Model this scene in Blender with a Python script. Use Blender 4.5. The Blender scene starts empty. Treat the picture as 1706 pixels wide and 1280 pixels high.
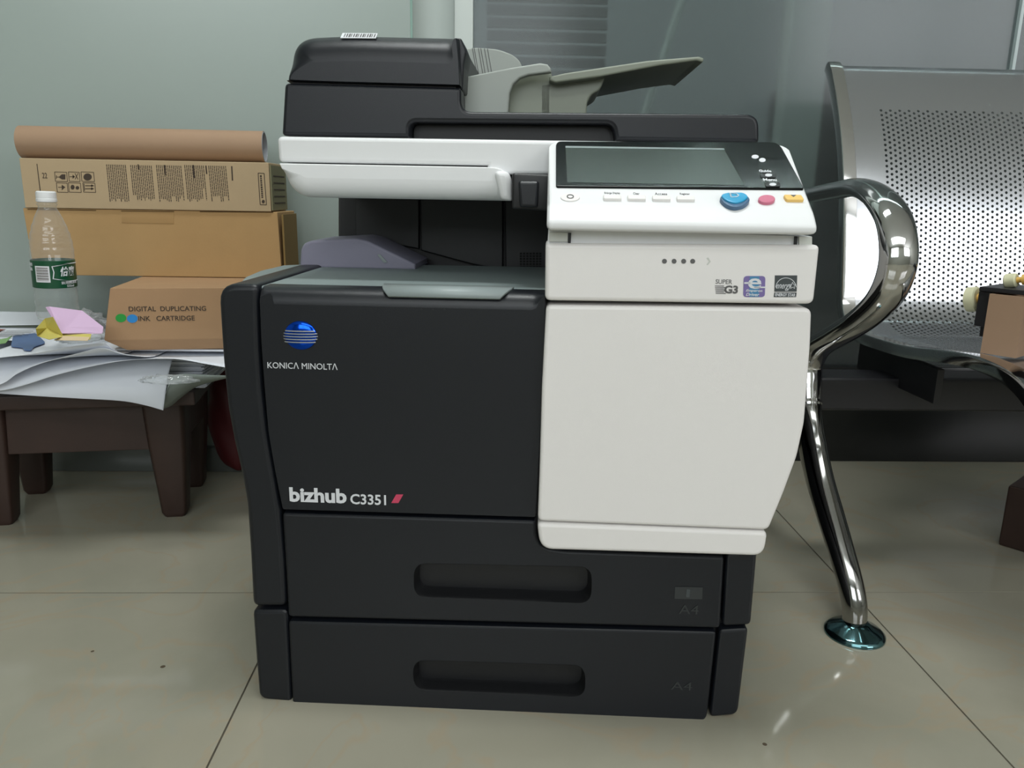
import bpy, bmesh, math, random
import numpy as np
from mathutils import Vector, Matrix
random.seed(7)
SC = bpy.context.scene
COL = SC.collection
R = math.radians

# ------------------------------------------------------------------ camera
F = 1300.0
CAM_P = Vector((0, 0, .55))
A, P_, RO = R(2.12), R(13.59), R(1.0)
FWD = Vector((math.sin(A)*math.cos(P_), math.cos(A)*math.cos(P_), -math.sin(P_)))
R0 = Vector((math.cos(A), -math.sin(A), 0))
U0 = R0.cross(FWD)
RGT = R0*math.cos(RO) + U0*math.sin(RO)
UPV = U0*math.cos(RO) - R0*math.sin(RO)
cam = bpy.data.cameras.new('camera')
cam.sensor_width = 36.0
cam.lens = 36.0*F/1706
cam.clip_start = .02
camo = bpy.data.objects.new('camera', cam)
COL.objects.link(camo)
camo.matrix_world = Matrix(((RGT.x, UPV.x, -FWD.x, 0), (RGT.y, UPV.y, -FWD.y, 0), (RGT.z, UPV.z, -FWD.z, .55), (0, 0, 0, 1)))
SC.camera = camo

SC.view_settings.view_transform = 'Standard'
SC.view_settings.look = 'None'
SC.view_settings.gamma = 1
SC.view_settings.use_curve_mapping = False
SC.view_settings.exposure = -0.05

# ------------------------------------------------------------------ world and lights
w = bpy.data.worlds.new('sky'); SC.world = w
w.use_nodes = True
w.node_tree.nodes['Background'].inputs[0].default_value = (.72, .84, .95, 1)
w.node_tree.nodes['Background'].inputs[1].default_value = 0.25

def area(name, loc, target, sx, sy, power, col):
    l = bpy.data.lights.new(name, 'AREA'); l.shape = 'RECTANGLE'
    l.size = sx; l.size_y = sy; l.energy = power; l.color = col
    o = bpy.data.objects.new(name, l); COL.objects.link(o)
    o.location = loc
    o.rotation_euler = (Vector(target)-Vector(loc)).to_track_quat('-Z', 'Y').to_euler()
    return o
area('window_daylight', (-.6, -2.95, 1.75), (-.6, 0, 1.2), 2.4, 1.3, 50, (.93, .98, 1))
area('window_daylight', (3.35, -2.95, 1.95), (3.35, 0, 1.9), 2.2, 1.3, 62, (.97, .97, 1))
area('added_ceiling_light', (0.6, -1.75, 2.66), (0.6, -1.75, 0), 3.2, .9, 38, (.97, 1, .99))  # unseen lamp added for the bright band on the bench back
area('added_ceiling_light', (0, .75, 2.66), (0, .75, 0), 1.0, .3, 31, (.96, 1, .99))  # unseen lamp added to brighten the top of the back wall
area('added_back_fill', (.8, 1.69, 2.62), (.8, 2.0, .5), 2.8, .10, 90, (.9, 1, .97))  # lamp added behind the glass to brighten the pane

# ------------------------------------------------------------------ helpers
def lin(c):
    c = c/255
    return c/12.92 if c <= .04045 else ((c+.055)/1.055)**2.4
def rgb(r, g, b): return (lin(r), lin(g), lin(b), 1)

def mat(name, col, rough=.5, metal=0, spec=.5, bump=0, bscale=200, trans=0, alpha=1, var=0, vscale=8, ior=None, coat=0):
    m = bpy.data.materials.new(name); m.use_nodes = True
    nt = m.node_tree; b = nt.nodes['Principled BSDF']
    b.inputs['Base Color'].default_value = col
    b.inputs['Roughness'].default_value = rough
    b.inputs['Metallic'].default_value = metal
    b.inputs['Specular IOR Level'].default_value = spec
    b.inputs['Transmission Weight'].default_value = trans
    b.inputs['Alpha'].default_value = alpha
    b.inputs['Coat Weight'].default_value = coat
    if ior: b.inputs['IOR'].default_value = ior
    tc = nt.nodes.new('ShaderNodeTexCoord')
    if bump:
        n = nt.nodes.new('ShaderNodeTexNoise'); n.inputs['Scale'].default_value = bscale
        bp = nt.nodes.new('ShaderNodeBump'); bp.inputs['Strength'].default_value = bump; bp.inputs['Distance'].default_value = .001
        nt.links.new(tc.outputs['Object'], n.inputs['Vector'])
        nt.links.new(n.outputs['Fac'], bp.inputs['Height']); nt.links.new(bp.outputs['Normal'], b.inputs['Normal'])
    if var:
        n = nt.nodes.new('ShaderNodeTexNoise'); n.inputs['Scale'].default_value = vscale; n.inputs['Detail'].default_value = 4
        mx = nt.nodes.new('ShaderNodeMix'); mx.data_type = 'RGBA'
        mx.inputs[6].default_value = tuple(c*(1-var) for c in col[:3])+(1,)
        mx.inputs[7].default_value = tuple(min(1, c*(1+var)) for c in col[:3])+(1,)
        nt.links.new(tc.outputs['Object'], n.inputs['Vector'])
        nt.links.new(n.outputs['Fac'], mx.inputs[0]); nt.links.new(mx.outputs[2], b.inputs['Base Color'])
    return m

def empty(name, loc=(0, 0, 0), rz=0):
    o = bpy.data.objects.new(name, None); COL.objects.link(o)
    o.location = loc; o.rotation_euler = (0, 0, rz); o.empty_display_size = .05
    return o
def tag(o, label=None, cat=None, group=None, kind=None):
    if label: o['label'] = label
    if cat: o['category'] = cat
    if group: o['group'] = group
    if kind: o['kind'] = kind
    return o

def finish(bm, ang=28):
    for f in bm.faces: f.smooth = len(f.verts) <= 6
    for e in bm.edges:
        if len(e.link_faces) == 2:
            e.smooth = e.calc_face_angle(3.14) < R(ang)
def obj(name, bm, m, parent=None, wn=True, ang=28, label=None):
    finish(bm, ang)
    if wn != 'keep' and any(len(f.verts) > 14 for f in bm.faces): wn = False
    me = bpy.data.meshes.new(name); bm.to_mesh(me); bm.free()
    me.materials.append(m)
    o = bpy.data.objects.new(name, me); COL.objects.link(o)
    if parent: o.parent = parent
    if wn:
        md = o.modifiers.new('normals', 'WEIGHTED_NORMAL'); md.keep_sharp = True
    if label: o['label'] = label
    return o

def boolean(o, cutters, op='DIFFERENCE'):
    for bm in cutters:
        me = bpy.data.meshes.new('c'); bm.to_mesh(me); bm.free()
        c = bpy.data.objects.new('c', me); COL.objects.link(c)
        if o.parent: c.parent = o.parent
        md = o.modifiers.new('b', 'BOOLEAN'); md.object = c; md.solver = 'EXACT'; md.operation = op
        for x in o.modifiers:
            if x.type == 'WEIGHTED_NORMAL': x.show_viewport = False
        bpy.context.view_layer.update()
        dg = bpy.context.evaluated_depsgraph_get()
        new = bpy.data.meshes.new_from_object(o.evaluated_get(dg))
        o.modifiers.remove(md)
        o.data = new
        bpy.data.objects.remove(c)
        for x in o.modifiers: x.show_viewport = True
    bm = bmesh.new(); bm.from_mesh(o.data); finish(bm); bm.to_mesh(o.data); bm.free()
    return o

class Plane:
    """A plane in the local space of a frame; turns photograph pixels into points on itself."""
    def __init__(s, fr, o, u, v):
        s.fr = fr; s.o = Vector(o); s.u = Vector(u).normalized(); s.v = Vector(v).normalized(); s.n = s.u.cross(s.v)
    def uv(s, px, py):
        inv = s.fr.inverted()
        d = inv.to_3x3() @ (FWD*F + RGT*(px-853) - UPV*(py-640)); c = inv @ CAM_P
        t = (s.o-c).dot(s.n)/d.dot(s.n); q = c+d*t-s.o
        return (q.dot(s.u), q.dot(s.v))
    def p3(s, uv, w=0): return s.o+s.u*uv[0]+s.v*uv[1]+s.n*w
    def at(s, px, py, w=0): return s.p3(s.uv(px, py), w)
    def off(s, d): return Plane(s.fr, s.o+s.n*d, s.u, s.v)

def rnd(pts, rs, seg=6):
    """round the corners of a polygon; rs is one radius or a list"""
    if not isinstance(rs, (list, tuple)): rs = [rs]*len(pts)
    out = []; n = len(pts)
    for i, p in enumerate(pts):
        p = Vector(p); a = Vector(pts[i-1]); b = Vector(pts[(i+1) % n]); r = rs[i]
        if r <= 0: out.append(tuple(p)); continue
        da = (a-p); db = (b-p); r1 = min(r, da.length*.48, db.length*.48)
        s = p+da.normalized()*r1; e = p+db.normalized()*r1
        for k in range(seg+1):
            t = k/seg
            out.append(tuple(s*(1-t)**2+p*2*t*(1-t)+e*t*t))
    return out

def ss(a, b, v):
    v = max(0, min(1, (v-a)/(b-a))); return v*v*(3-2*v)

def inset(pts, d, W=None):
    """offset a closed outline inwards; runs of edges that would turn over collapse to a point"""
    n = len(pts); P = [Vector(p) for p in pts]; out = []
    for i in range(n):
        e1 = (P[i]-P[i-1]); e2 = (P[(i+1) % n]-P[i])
        if e1.length < 1e-9: e1 = e2
        if e2.length < 1e-9: e2 = e1
        e1 = e1.normalized(); e2 = e2.normalized()
        n1 = Vector((-e1.y, e1.x)); n2 = Vector((-e2.y, e2.x))
        out.append(P[i]+(n1+n2)/max(.35, 1+n1.dot(n2))*d*(W[i] if W else 1))
    # take out the small loops where the offset outline crosses itself
    for _ in range(60):
        A_ = np.array([(p.x, p.y) for p in out]); B_ = np.roll(A_, -1, 0); D_ = B_-A_
        cr_ = lambda a, b: a[..., 0]*b[..., 1]-a[..., 1]*b[..., 0]
        den = cr_(D_[:, None], D_[None]); E_ = A_[None]-A_[:, None]
        with np.errstate(all='ignore'):
            t_ = cr_(E_, D_[None])/den; u_ = cr_(E_, D_[:, None])/den
        hit = (np.abs(den) > 1e-16) & (t_ > 1e-6) & (t_ < 1-1e-6) & (u_ > 1e-6) & (u_ < 1-1e-6)
        ii, jj = np.nonzero(hit)
        if not len(ii): break
        gap = (jj-ii) % n; ok = (gap > 1) & (gap < n/2)
        if not ok.any(): break
        q = np.argmin(np.where(ok, gap, 10**6)); a0, g0 = int(ii[q]), int(gap[q])
        m = out[a0].lerp(out[(a0+1) % n], float(t_[ii[q], jj[q]]))
        for k in range(1, g0+1): out[(a0+k) % n] = m.copy()
    return out

def slab(pl, uvs, w0, w1, bevel=0, seg=3, bm=None, wt=None):
    """outline uvs on plane pl, from depth w0 (back) to w1 (towards the viewer), front rim rounded"""
    bm2 = bmesh.new()
    ar = sum(uvs[i-1][0]*uvs[i][1]-uvs[i][0]*uvs[i-1][1] for i in range(len(uvs)))
    if ar < 0: uvs = uvs[::-1]
    W = None
    if wt:      # rounding that varies along the rim: wt(u, v) between 0 and 1
        fine = []
        for i in range(len(uvs)):
            a_, b_ = Vector(uvs[i-1]), Vector(uvs[i]); k = max(1, int((b_-a_).length/.004))
            fine += [tuple(a_.lerp(b_, (q+1)/k)) for q in range(k)]
        uvs = fine; W = [wt(*p) for p in uvs]
    n = len(uvs)
    loops = [(uvs, w0)]
    if bevel:
        bv = min(bevel, w1-w0)
        for k in range(seg+1):
            t = k/seg*math.pi/2
            loops.append((inset(uvs, bv*(1-math.cos(t)), W) if k else uvs, w1-bv*(1-math.sin(t))))
    else: loops.append((uvs, w1))
    rings = [[bm2.verts.new(pl.p3(p, w_)) for p in lp_] for lp_, w_ in loops]
    bm2.faces.new(rings[0][::-1]); bm2.faces.new(rings[-1])
    for a, b in zip(rings, rings[1:]):
        for i in range(n): bm2.faces.new((a[i-1], a[i], b[i], b[i-1]))
    bmesh.ops.remove_doubles(bm2, verts=bm2.verts[:], dist=1e-6)
    if pl.u.cross(pl.v).dot(pl.n) < 0: bmesh.ops.reverse_faces(bm2, faces=bm2.faces)
    if bm is None: return bm2
    merge(bm, bm2); return bm
def merge(bm, bm2):
    me = bpy.data.meshes.new('t'); bm2.to_mesh(me); bm2.free(); bm.from_mesh(me); bpy.data.meshes.remove(me)
def px(pl, pts): return [pl.uv(*p) for p in pts]

def box(bm, x0, x1, y0, y1, z0, z1, bevel=0, seg=2, M=None):
    b2 = bmesh.new()
    vs = [b2.verts.new((x, y, z)) for x in (x0, x1) for y in (y0, y1) for z in (z0, z1)]
    for f in ((0, 1, 3, 2), (4, 6, 7, 5), (0, 4, 5, 1), (2, 3, 7, 6), (0, 2, 6, 4), (1, 5, 7, 3)): b2.faces.new([vs[i] for i in f])
    if bevel: bmesh.ops.bevel(b2, geom=b2.edges[:], offset=bevel, segments=seg, profile=.5, affect='EDGES')
    bmesh.ops.recalc_face_normals(b2, faces=b2.faces)
    if M: b2.transform(M)
    merge(bm, b2); return bm
def newbox(*a, **k): return box(bmesh.new(), *a, **k)

def lathe(profile, seg=32, M=None):
    bm = bmesh.new(); rings = []
    for r, z in profile:
        rings.append([bm.verts.new((r*math.cos(2*math.pi*k/seg), r*math.sin(2*math.pi*k/seg), z)) for k in range(seg)] if r > 1e-6 else [bm.verts.new((0, 0, z))])
    for a, b in zip(rings, rings[1:]):
        for k in range(seg):
            j = (k+1) % seg
            if len(a) == 1 and len(b) == 1: continue
            if len(a) == 1: bm.faces.new((a[0], b[j], b[k]))
            elif len(b) == 1: bm.faces.new((a[k], a[j], b[0]))
            else: bm.faces.new((a[k], a[j], b[j], b[k]))
    bmesh.ops.recalc_face_normals(bm, faces=bm.faces)
    if M: bm.transform(M)
    return bm

def catmull(pts, n=6):
    P = [Vector(p) for p in pts]; out = []
    for i in range(len(P)-1):
        a = P[max(i-1, 0)]; b = P[i]; c = P[i+1]; d = P[min(i+2, len(P)-1)]
        for k in range(n):
            t = k/n
            out.append(.5*((2*b)+(c-a)*t+(2*a-5*b+4*c-d)*t*t+(3*b-a-3*c+d)*t**3))
    out.append(P[-1]); return out

def tube(path, ra, rb, side, seg=20, cap=True):
    """oval sweep; side = direction of the ra axis; ra/rb are numbers or lists along the path"""
    bm = bmesh.new(); n = len(path); rings = []
    side = Vector(side)
    for i, p in enumerate(path):
        t = (path[min(i+1, n-1)]-path[max(i-1, 0)]).normalized()
        s = (side-t*side.dot(t)).normalized(); q = t.cross(s)
        a = ra[i] if isinstance(ra, list) else ra; b = rb[i] if isinstance(rb, list) else rb
        rings.append([bm.verts.new(p+s*a*math.cos(2*math.pi*k/seg)+q*b*math.sin(2*math.pi*k/seg)) for k in range(seg)])
    for a, b in zip(rings, rings[1:]):
        for k in range(seg):
            j = (k+1) % seg; bm.faces.new((a[k], a[j], b[j], b[k]))
    if cap: bm.faces.new(rings[0][::-1]); bm.faces.new(rings[-1])
    bmesh.ops.recalc_face_normals(bm, faces=bm.faces)
    return bm

def interp(vals, n):
    """spread a short list over n samples"""
    out = []
    for i in range(n):
        t = i/(n-1)*(len(vals)-1); k = min(int(t), len(vals)-2); out.append(vals[k]+(vals[k+1]-vals[k])*(t-k))
    return out

def text_bm(s, bold=0, spacing=1.0, shear=0):
    c = bpy.data.curves.new('t', 'FONT'); c.body = s; c.size = 1; c.extrude = .01; c.offset = bold; c.space_character = spacing; c.shear = shear
    c.resolution_u = 3
    o = bpy.data.objects.new('t', c); COL.objects.link(o)
    bpy.context.view_layer.update()
    me = bpy.data.meshes.new_from_object(o.evaluated_get(bpy.context.evaluated_depsgraph_get()))
    bpy.data.objects.remove(o); bpy.data.curves.remove(c)
    bm = bmesh.new(); bm.from_mesh(me); bpy.data.meshes.remove(me)
    return bm
def text_on(pl, s, p0, p1, bold=0, th=.0004, w=0, spacing=1.0, shear=0, uv=False, bm=None, turn=0):
    """lettering fitted between two corners: p0 lower left, p1 upper right (pixels, or uv if uv=True)"""
    b = text_bm(s, bold, spacing, shear)
    if turn:
        b.transform(Matrix.Rotation(turn, 4, 'Z'))
    a = p0 if uv else pl.uv(*p0); c = p1 if uv else pl.uv(*p1)
    xs = [v.co.x for v in b.verts]; ys = [v.co.y for v in b.verts]
    x0, x1, y0, y1 = min(xs), max(xs), min(ys), max(ys)
    for v in b.verts:
        u = a[0]+(v.co.x-x0)/(x1-x0)*(c[0]-a[0]); t = a[1]+(v.co.y-y0)/(y1-y0)*(c[1]-a[1])
        v.co = pl.p3((u, t), w+(v.co.z+.01)/.02*th)
    if bm is None: return b
    merge(bm, b); return bm

def circle_uv(c, rx, ry=None, n=28): 
    ry = ry or rx
    return [(c[0]+rx*math.cos(2*math.pi*k/n), c[1]+ry*math.sin(2*math.pi*k/n)) for k in range(n)]
def ell_px(pl, cx, cy, rx, ry, n=28): return px(pl, [(cx+rx*math.cos(2*math.pi*k/n), cy+ry*math.sin(2*math.pi*k/n)) for k in range(n)])

WORLD = Matrix.Identity(4)
X, Y, Z = Vector((1, 0, 0)), Vector((0, 1, 0)), Vector((0, 0, 1))

# ------------------------------------------------------------------ materials
M_char = mat('charcoal_plastic', rgb(18, 21, 27), .36, spec=.42, bump=.12, bscale=1800)
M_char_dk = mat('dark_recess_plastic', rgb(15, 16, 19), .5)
M_grey = mat('grey_plastic', rgb(128, 140, 140), .5, bump=.1, bscale=1500)
M_grey_lt = mat('light_grey_plastic', rgb(138, 148, 148), .45)
M_purple = mat('lilac_grey_plastic', rgb(134, 132, 150), .55)
M_white = mat('white_plastic', rgb(228, 225, 223), .42, bump=.08, bscale=1500)
M_white2 = mat('cool_white_plastic', rgb(224, 225, 226), .42)
M_white3 = mat('greyish_white_plastic', rgb(196, 198, 192), .5)
M_glassblk = mat('black_panel_glass', rgb(16, 19, 18), .14, spec=.12)
M_screen = mat('switched_off_screen', rgb(48, 57, 52), .2, spec=.2)
M_btnblue = mat('blue_button', rgb(40, 150, 196), .3)
M_btnring = mat('slate_button_ring', rgb(70, 100, 130), .35)
M_btnred = mat('pink_button', rgb(200, 110, 135), .35)
M_btnyel = mat('yellow_button', rgb(232, 192, 110), .4)
M_print_w = mat('white_print', rgb(214, 216, 220), .5)
M_print_g = mat('grey_print', rgb(92, 92, 92), .6)
M_print_dk = mat('dark_print', rgb(66, 54, 44), .8)
M_print_faint = mat('faint_grey_print', rgb(44, 47, 48), .6)
M_magenta = mat('magenta_mark', rgb(196, 66, 96), .5)
M_blue_dome = mat('blue_metallic_dome', rgb(10, 70, 190), .12, metal=.9)
M_silver = mat('silver_stripe', rgb(190, 195, 205), .25, metal=.8)
M_violet = mat('violet_print', rgb(118, 104, 160), .5)
M_teal = mat('teal_print', rgb(70, 130, 170), .5)
M_olive = mat('smoky_olive_plastic', rgb(124, 130, 116), .4)
M_olive_lt = mat('pale_smoky_plastic', rgb(150, 156, 150), .4)
M_card = mat('kraft_cardboard', rgb(176, 142, 96), .85, var=.06, vscale=25, bump=.1, bscale=300)
M_card2 = mat('pale_kraft_cardboard', rgb(178, 156, 124), .85, var=.05, vscale=25, bump=.1, bscale=300)
M_card3 = mat('brown_kraft_cardboard', rgb(166, 132, 98), .85, var=.06, vscale=25, bump=.1, bscale=300)
M_tube = mat('brown_paper_tube', rgb(156, 128, 103), .75, var=.05, vscale=20)
M_tubein = mat('grey_tube_lining', rgb(158, 162, 168), .8)
M_chrome = mat('chrome', rgb(205, 205, 205), .07, metal=1)
M_chrome_dk = mat('smoked_chrome', rgb(150, 150, 148), .1, metal=1)
M_steel = mat('brushed_steel_sheet', rgb(184, 187, 192), .17, metal=.92)
M_paper = mat('white_paper', rgb(224, 228, 236), .8, var=.03, vscale=10)
M_wood = mat('dark_reddish_wood', rgb(54, 37, 31), .5, var=.35, vscale=14, bump=.2, bscale=60)
M_pink = mat('lilac_paper', rgb(206, 176, 206), .8)
M_yellow = mat('yellow_paper', rgb(196, 184, 96), .8)
M_cream = mat('cream_paper', rgb(206, 184, 150), .8)
M_black = mat('black_plastic', rgb(22, 22, 26), .4)

# ------------------------------------------------------------------ the room
def floor_material():
    m = mat('cream_floor_tile', rgb(168, 163, 148), .08, spec=.5)
    nt = m.node_tree; N = nt.nodes; Lk = nt.links; b = N['Principled BSDF']
    tc = N.new('ShaderNodeTexCoord')
    n1 = N.new('ShaderNodeTexNoise'); n1.inputs['Scale'].default_value = 2.2; n1.inputs['Detail'].default_value = 8; n1.inputs['Distortion'].default_value = 1.2
    cr = N.new('ShaderNodeValToRGB')
    cr.color_ramp.elements[0].position = .3; cr.color_ramp.elements[0].color = rgb(143, 141, 126)
    cr.color_ramp.elements[1].position = .72; cr.color_ramp.elements[1].color = rgb(160, 155, 139)
    Lk.new(tc.outputs['Object'], n1.inputs['Vector']); Lk.new(n1.outputs['Fac'], cr.inputs['Fac'])
    n2 = N.new('ShaderNodeTexNoise'); n2.inputs['Scale'].default_value = 3.0; n2.inputs['Detail'].default_value = 3; n2.inputs['Distortion'].default_value = 3
    Lk.new(tc.outputs['Object'], n2.inputs['Vector'])
    c2 = N.new('ShaderNodeValToRGB'); e = c2.color_ramp.elements
    e[0].position = .5; e[0].color = (0, 0, 0, 1); e[1].position = .53; e[1].color = (.5, .5, .5, 1)
    q = e.new(.56); q.color = (0, 0, 0, 1)
    Lk.new(n2.outputs['Fac'], c2.inputs['Fac'])
    mx = N.new('ShaderNodeMix'); mx.data_type = 'RGBA'; mx.inputs[7].default_value = rgb(158, 143, 120)
    Lk.new(c2.outputs['Color'], mx.inputs[0]); Lk.new(cr.outputs['Color'], mx.inputs[6])
    # small dirt specks
    v = N.new('ShaderNodeTexVoronoi'); v.inputs['Scale'].default_value = 9
    Lk.new(tc.outputs['Object'], v.inputs['Vector'])
    cm = N.new('ShaderNodeMath'); cm.operation = 'LESS_THAN'; cm.inputs[1].default_value = .028
    Lk.new(v.outputs['Distance'], cm.inputs[0])
    sp = N.new('ShaderNodeMix'); sp.data_type = 'RGBA'; sp.inputs[7].default_value = rgb(84, 74, 60)
    Lk.new(cm.outputs[0], sp.inputs[0]); Lk.new(mx.outputs[2], sp.inputs[6]); Lk.new(sp.outputs[2], b.inputs['Base Color'])
    bp = N.new('ShaderNodeBump'); bp.inputs['Strength'].default_value = .03; bp.inputs['Distance'].default_value = .002
    n3 = N.new('ShaderNodeTexNoise'); n3.inputs['Scale'].default_value = 5
    Lk.new(tc.outputs['Object'], n3.inputs['Vector']); Lk.new(n3.outputs['Fac'], bp.inputs['Height']); Lk.new(bp.outputs['Normal'], b.inputs['Normal'])
    return m
M_floor = floor_material()
M_grout = mat('dark_grout', rgb(74, 68, 56), .8, var=.5, vscale=60)
M_wall_glass = mat('pale_back_painted_glass', rgb(158, 170, 165), .3, spec=.5)
M_wall = mat('painted_wall', rgb(186, 188, 180), .7)
M_ceil = mat('white_ceiling', rgb(225, 226, 222), .8)
M_alu = mat('white_aluminium', rgb(200, 208, 204), .4)
M_skirt = mat('grey_skirting', rgb(96, 100, 96), .25)
M_skirt_shade = mat('shade_black_skirting', rgb(24, 26, 26), .3)

bm = bmesh.new()
TS, g = .803, .0011
for i in range(-4, 6):
    for j in range(-5, 4):
        x0 = -.268+i*TS; y0 = 1.01+j*TS
        box(bm, x0+g, x0+TS-g, y0+g, y0+TS-g, -.012, 0)
fl = obj('floor', bm, M_floor, wn=False); tag(fl, kind='structure')
fl.data.materials.append(M_grout)
bm = bmesh.new(); bm.from_mesh(fl.data)
n0 = len(bm.faces)
box(bm, -3.6, 4.7, -3.1, 4.2, -.03, -.0009)
bm.faces.ensure_lookup_table()
for f in bm.faces[n0:]: f.material_index = 1
bm.to_mesh(fl.data); bm.free()

def struct(name, bm, m): return tag(obj(name, bm, m, wn=False), kind='structure')
struct('ceiling', newbox(-3, 4.8, -3.1, 3.4, 2.7, 2.8), M_ceil)
struct('wall_left', newbox(-3.1, -3, -3.1, 3.4, 0, 2.7), M_wall)
struct('wall_right', newbox(4.8, 4.9, -3.1, 3.4, 0, 2.7), M_wall)
struct('wall_far', newbox(-3, 4.8, 3.4, 3.5, 0, 2.7), mat('grey_far_wall', rgb(118, 124, 126), .8))
bm = newbox(-3, -1.8, -3.1, -3, 0, 2.7)
box(bm, .6, 2.25, -3.1, -3, 0, 2.7); box(bm, 4.45, 4.8, -3.1, -3, 0, 2.7); box(bm, 2.25, 4.45, -3.1, -3, 0, 1.3); box(bm, 2.25, 4.45, -3.1, -3, 2.6, 2.7); box(bm, -1.8, .6, -3.1, -3, 0, 1.1); box(bm, -1.8, .6, -3.1, -3, 2.4, 2.7)
struct('wall_rear', bm, M_wall)
bm = bmesh.new()
for x in (-1.8, -1.02, -.2, .56): box(bm, x, x+.04, -2.9, -2.86, 1.1, 2.4)
for z in (1.1, 1.95, 2.36): box(bm, -1.8, .6, -2.9, -2.86, z, z+.04)
struct('window_1', bm, M_alu)
bm = bmesh.new()
for x in (2.25, 3.3, 4.41): box(bm, x, x+.04, -2.9, -2.86, 1.3, 2.6)
for z in (1.3, 2.56): box(bm, 2.25, 4.45, -2.9, -2.86, z, z+.04)
struct('window_3', bm, M_alu)

# left partition of pale painted glass, its polished green edge, then the post and the dark glazed screen
GX = -.138
struct('wall_back', newbox(-3, GX, 1.52, 1.528, 0, 2.7, bevel=.001), M_wall_glass)
def clear_plastic(name, tint, milk):
    m = bpy.data.materials.new(name); m.use_nodes = True; nt = m.node_tree; N = nt.nodes; Lk = nt.links; N.clear()
    out = N.new('ShaderNodeOutputMaterial'); tr = N.new('ShaderNodeBsdfTransparent'); tr.inputs[0].default_value = tint
    gl_ = N.new('ShaderNodeBsdfGlossy'); gl_.inputs['Roughness'].default_value = .05
    lw = N.new('ShaderNodeLayerWeight'); lw.inputs[0].default_value = .5; pwn = N.new('ShaderNodeMath'); pwn.operation = 'POWER'; pwn.inputs[1].default_value = 3.5
    Lk.new(lw.outputs['Facing'], pwn.inputs[0]); fr = N.new('ShaderNodeMapRange'); fr.inputs[3].default_value = .045; fr.inputs[4].default_value = .6; Lk.new(pwn.outputs[0], fr.inputs[0])
    df = N.new('ShaderNodeBsdfDiffuse'); df.inputs[0].default_value = (.85, .88, .9, 1)
    m1 = N.new('ShaderNodeMixShader'); mk = N.new('ShaderNodeMapRange'); mk.inputs[3].default_value = milk; mk.inputs[4].default_value = milk+.4; Lk.new(pwn.outputs[0], mk.inputs[0]); Lk.new(mk.outputs[0], m1.inputs[0])
    m2 = N.new('ShaderNodeMixShader')
    Lk.new(tr.outputs[0], m1.inputs[1]); Lk.new(df.outputs[0], m1.inputs[2]); Lk.new(fr.outputs[0], m2.inputs[0])
    Lk.new(m1.outputs[0], m2.inputs[1]); Lk.new(gl_.outputs[0], m2.inputs[2]); Lk.new(m2.outputs[0], out.inputs[0])
    return m
M_edge = mat('green_glass_edge', rgb(70, 120, 100), .15)
bm = newbox(GX, GX+.004, 1.521, 1.534, 0, 2.7); struct('trim_1', bm, M_edge)
M_pale = mat('pale_grey_panel', rgb(186, 196, 190), .4)
struct('wall_recess', newbox(-3, -.055, 1.64, 1.66, 0, 2.7), M_pale)
struct('trim_2', newbox(-.062, -.026, 1.585, 1.635, 0, 2.7, bevel=.003), M_alu)
M_pane = mat('frosted_grey_glass', rgb(152, 161, 161), .16, spec=.6, trans=.85, ior=1.3)
p = struct('window_2', newbox(-.026, 4.8, 1.61, 1.618, .03, 2.7), M_pane)
struct('trim_3', newbox(-3, GX, 1.50, 1.519, 0, .05, bevel=.002), M_skirt)
struct('trim_4', newbox(-.06, 4.8, 1.585, 1.609, 0, .21, bevel=.002), M_skirt_shade)  # skirting raised and blackened for the dark under the bench seat

# beyond the screen: a column, a slanted pipe added for its reflections, and a slatted blind
bm = newbox(1.02, 3.4, 1.604, 1.6095, .05, 2.7)
M_seam = mat('pale_glass_joint', rgb(170, 184, 184), .3)
bm.free(); struct('trim_5', newbox(1.030, 1.036, 1.6005, 1.6095, .80, 2.7), M_seam)

# ------------------------------------------------------------------ the photocopier
CR = R(-4.4)
CM = Matrix.Translation((.0165, .750, 0)) @ Matrix.Rotation(CR, 4, 'Z')
cop = empty('photocopier', (.0165, .750, 0), CR)
tag(cop, 'charcoal and white office photocopier with tilted touch panel standing on tiled floor', 'photocopier')
def front(y): return Plane(CM, (0, y, 0), X, Z)
F0 = front(0)
def part(name, bm, m, parent=cop, **k): return obj(name, bm, m, parent, **k)

# side columns, lower cores
zt = front(.013).uv(600, 480)[1]
def cap(uvs): return [(u, min(v, zt+.0003)) for u, v in uvs]
colL = rnd([(362, 473), (431, 474), (431, 520), (433, 590), (437, 650), (445, 720), (456, 784), (467, 850), (474, 930), (478, 1012), (420, 1012), (416, 930), (410, 840), (402, 795), (388, 735), (378, 680), (370, 600), (366, 540)],
           [34, 13]+[9]*7+[12, 12]+[9]*7, 5)
part('side_panel', slab(F0, px(F0, colL), -.46, .0, bevel=.006, seg=5), M_char)
legL = [(420, 1017), (479, 1017), (483, 1100), (486, 1165), (484, 1171), (440, 1167), (431, 1160), (426, 1100)]
part('base_side_panel', slab(F0, px(F0, rnd(legL, 9, 3)), -.46, 0, bevel=.0045), M_char)
core = [(428, 492), (905, 500), (905, 870), (1255, 930), (1245, 1060), (1224, 1190), (486, 1166), (474, 1000), (462, 850), (440, 740), (432, 600)]
part('body', slab(front(0), px(F0, core), -.47, -.016), M_char_dk)
cr1 = [(1211, 924), (1263, 917), (1252, 1044), (1204, 1046)]
part('corner_panel', slab(F0, px(F0, rnd(cr1, [8, 8, 8, 8])), -.46, -.002, bevel=.0035), M_char)
cr2 = [(1199, 1052), (1248, 1049), (1230, 1194), (1183, 1198)]
part('corner_panel', slab(F0, px(F0, rnd(cr2, [8, 8, 12, 8])), -.46, -.002, bevel=.0035), M_char)

M_estar = mat('dark_grey_print', rgb(62, 68, 70), .5)
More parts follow.
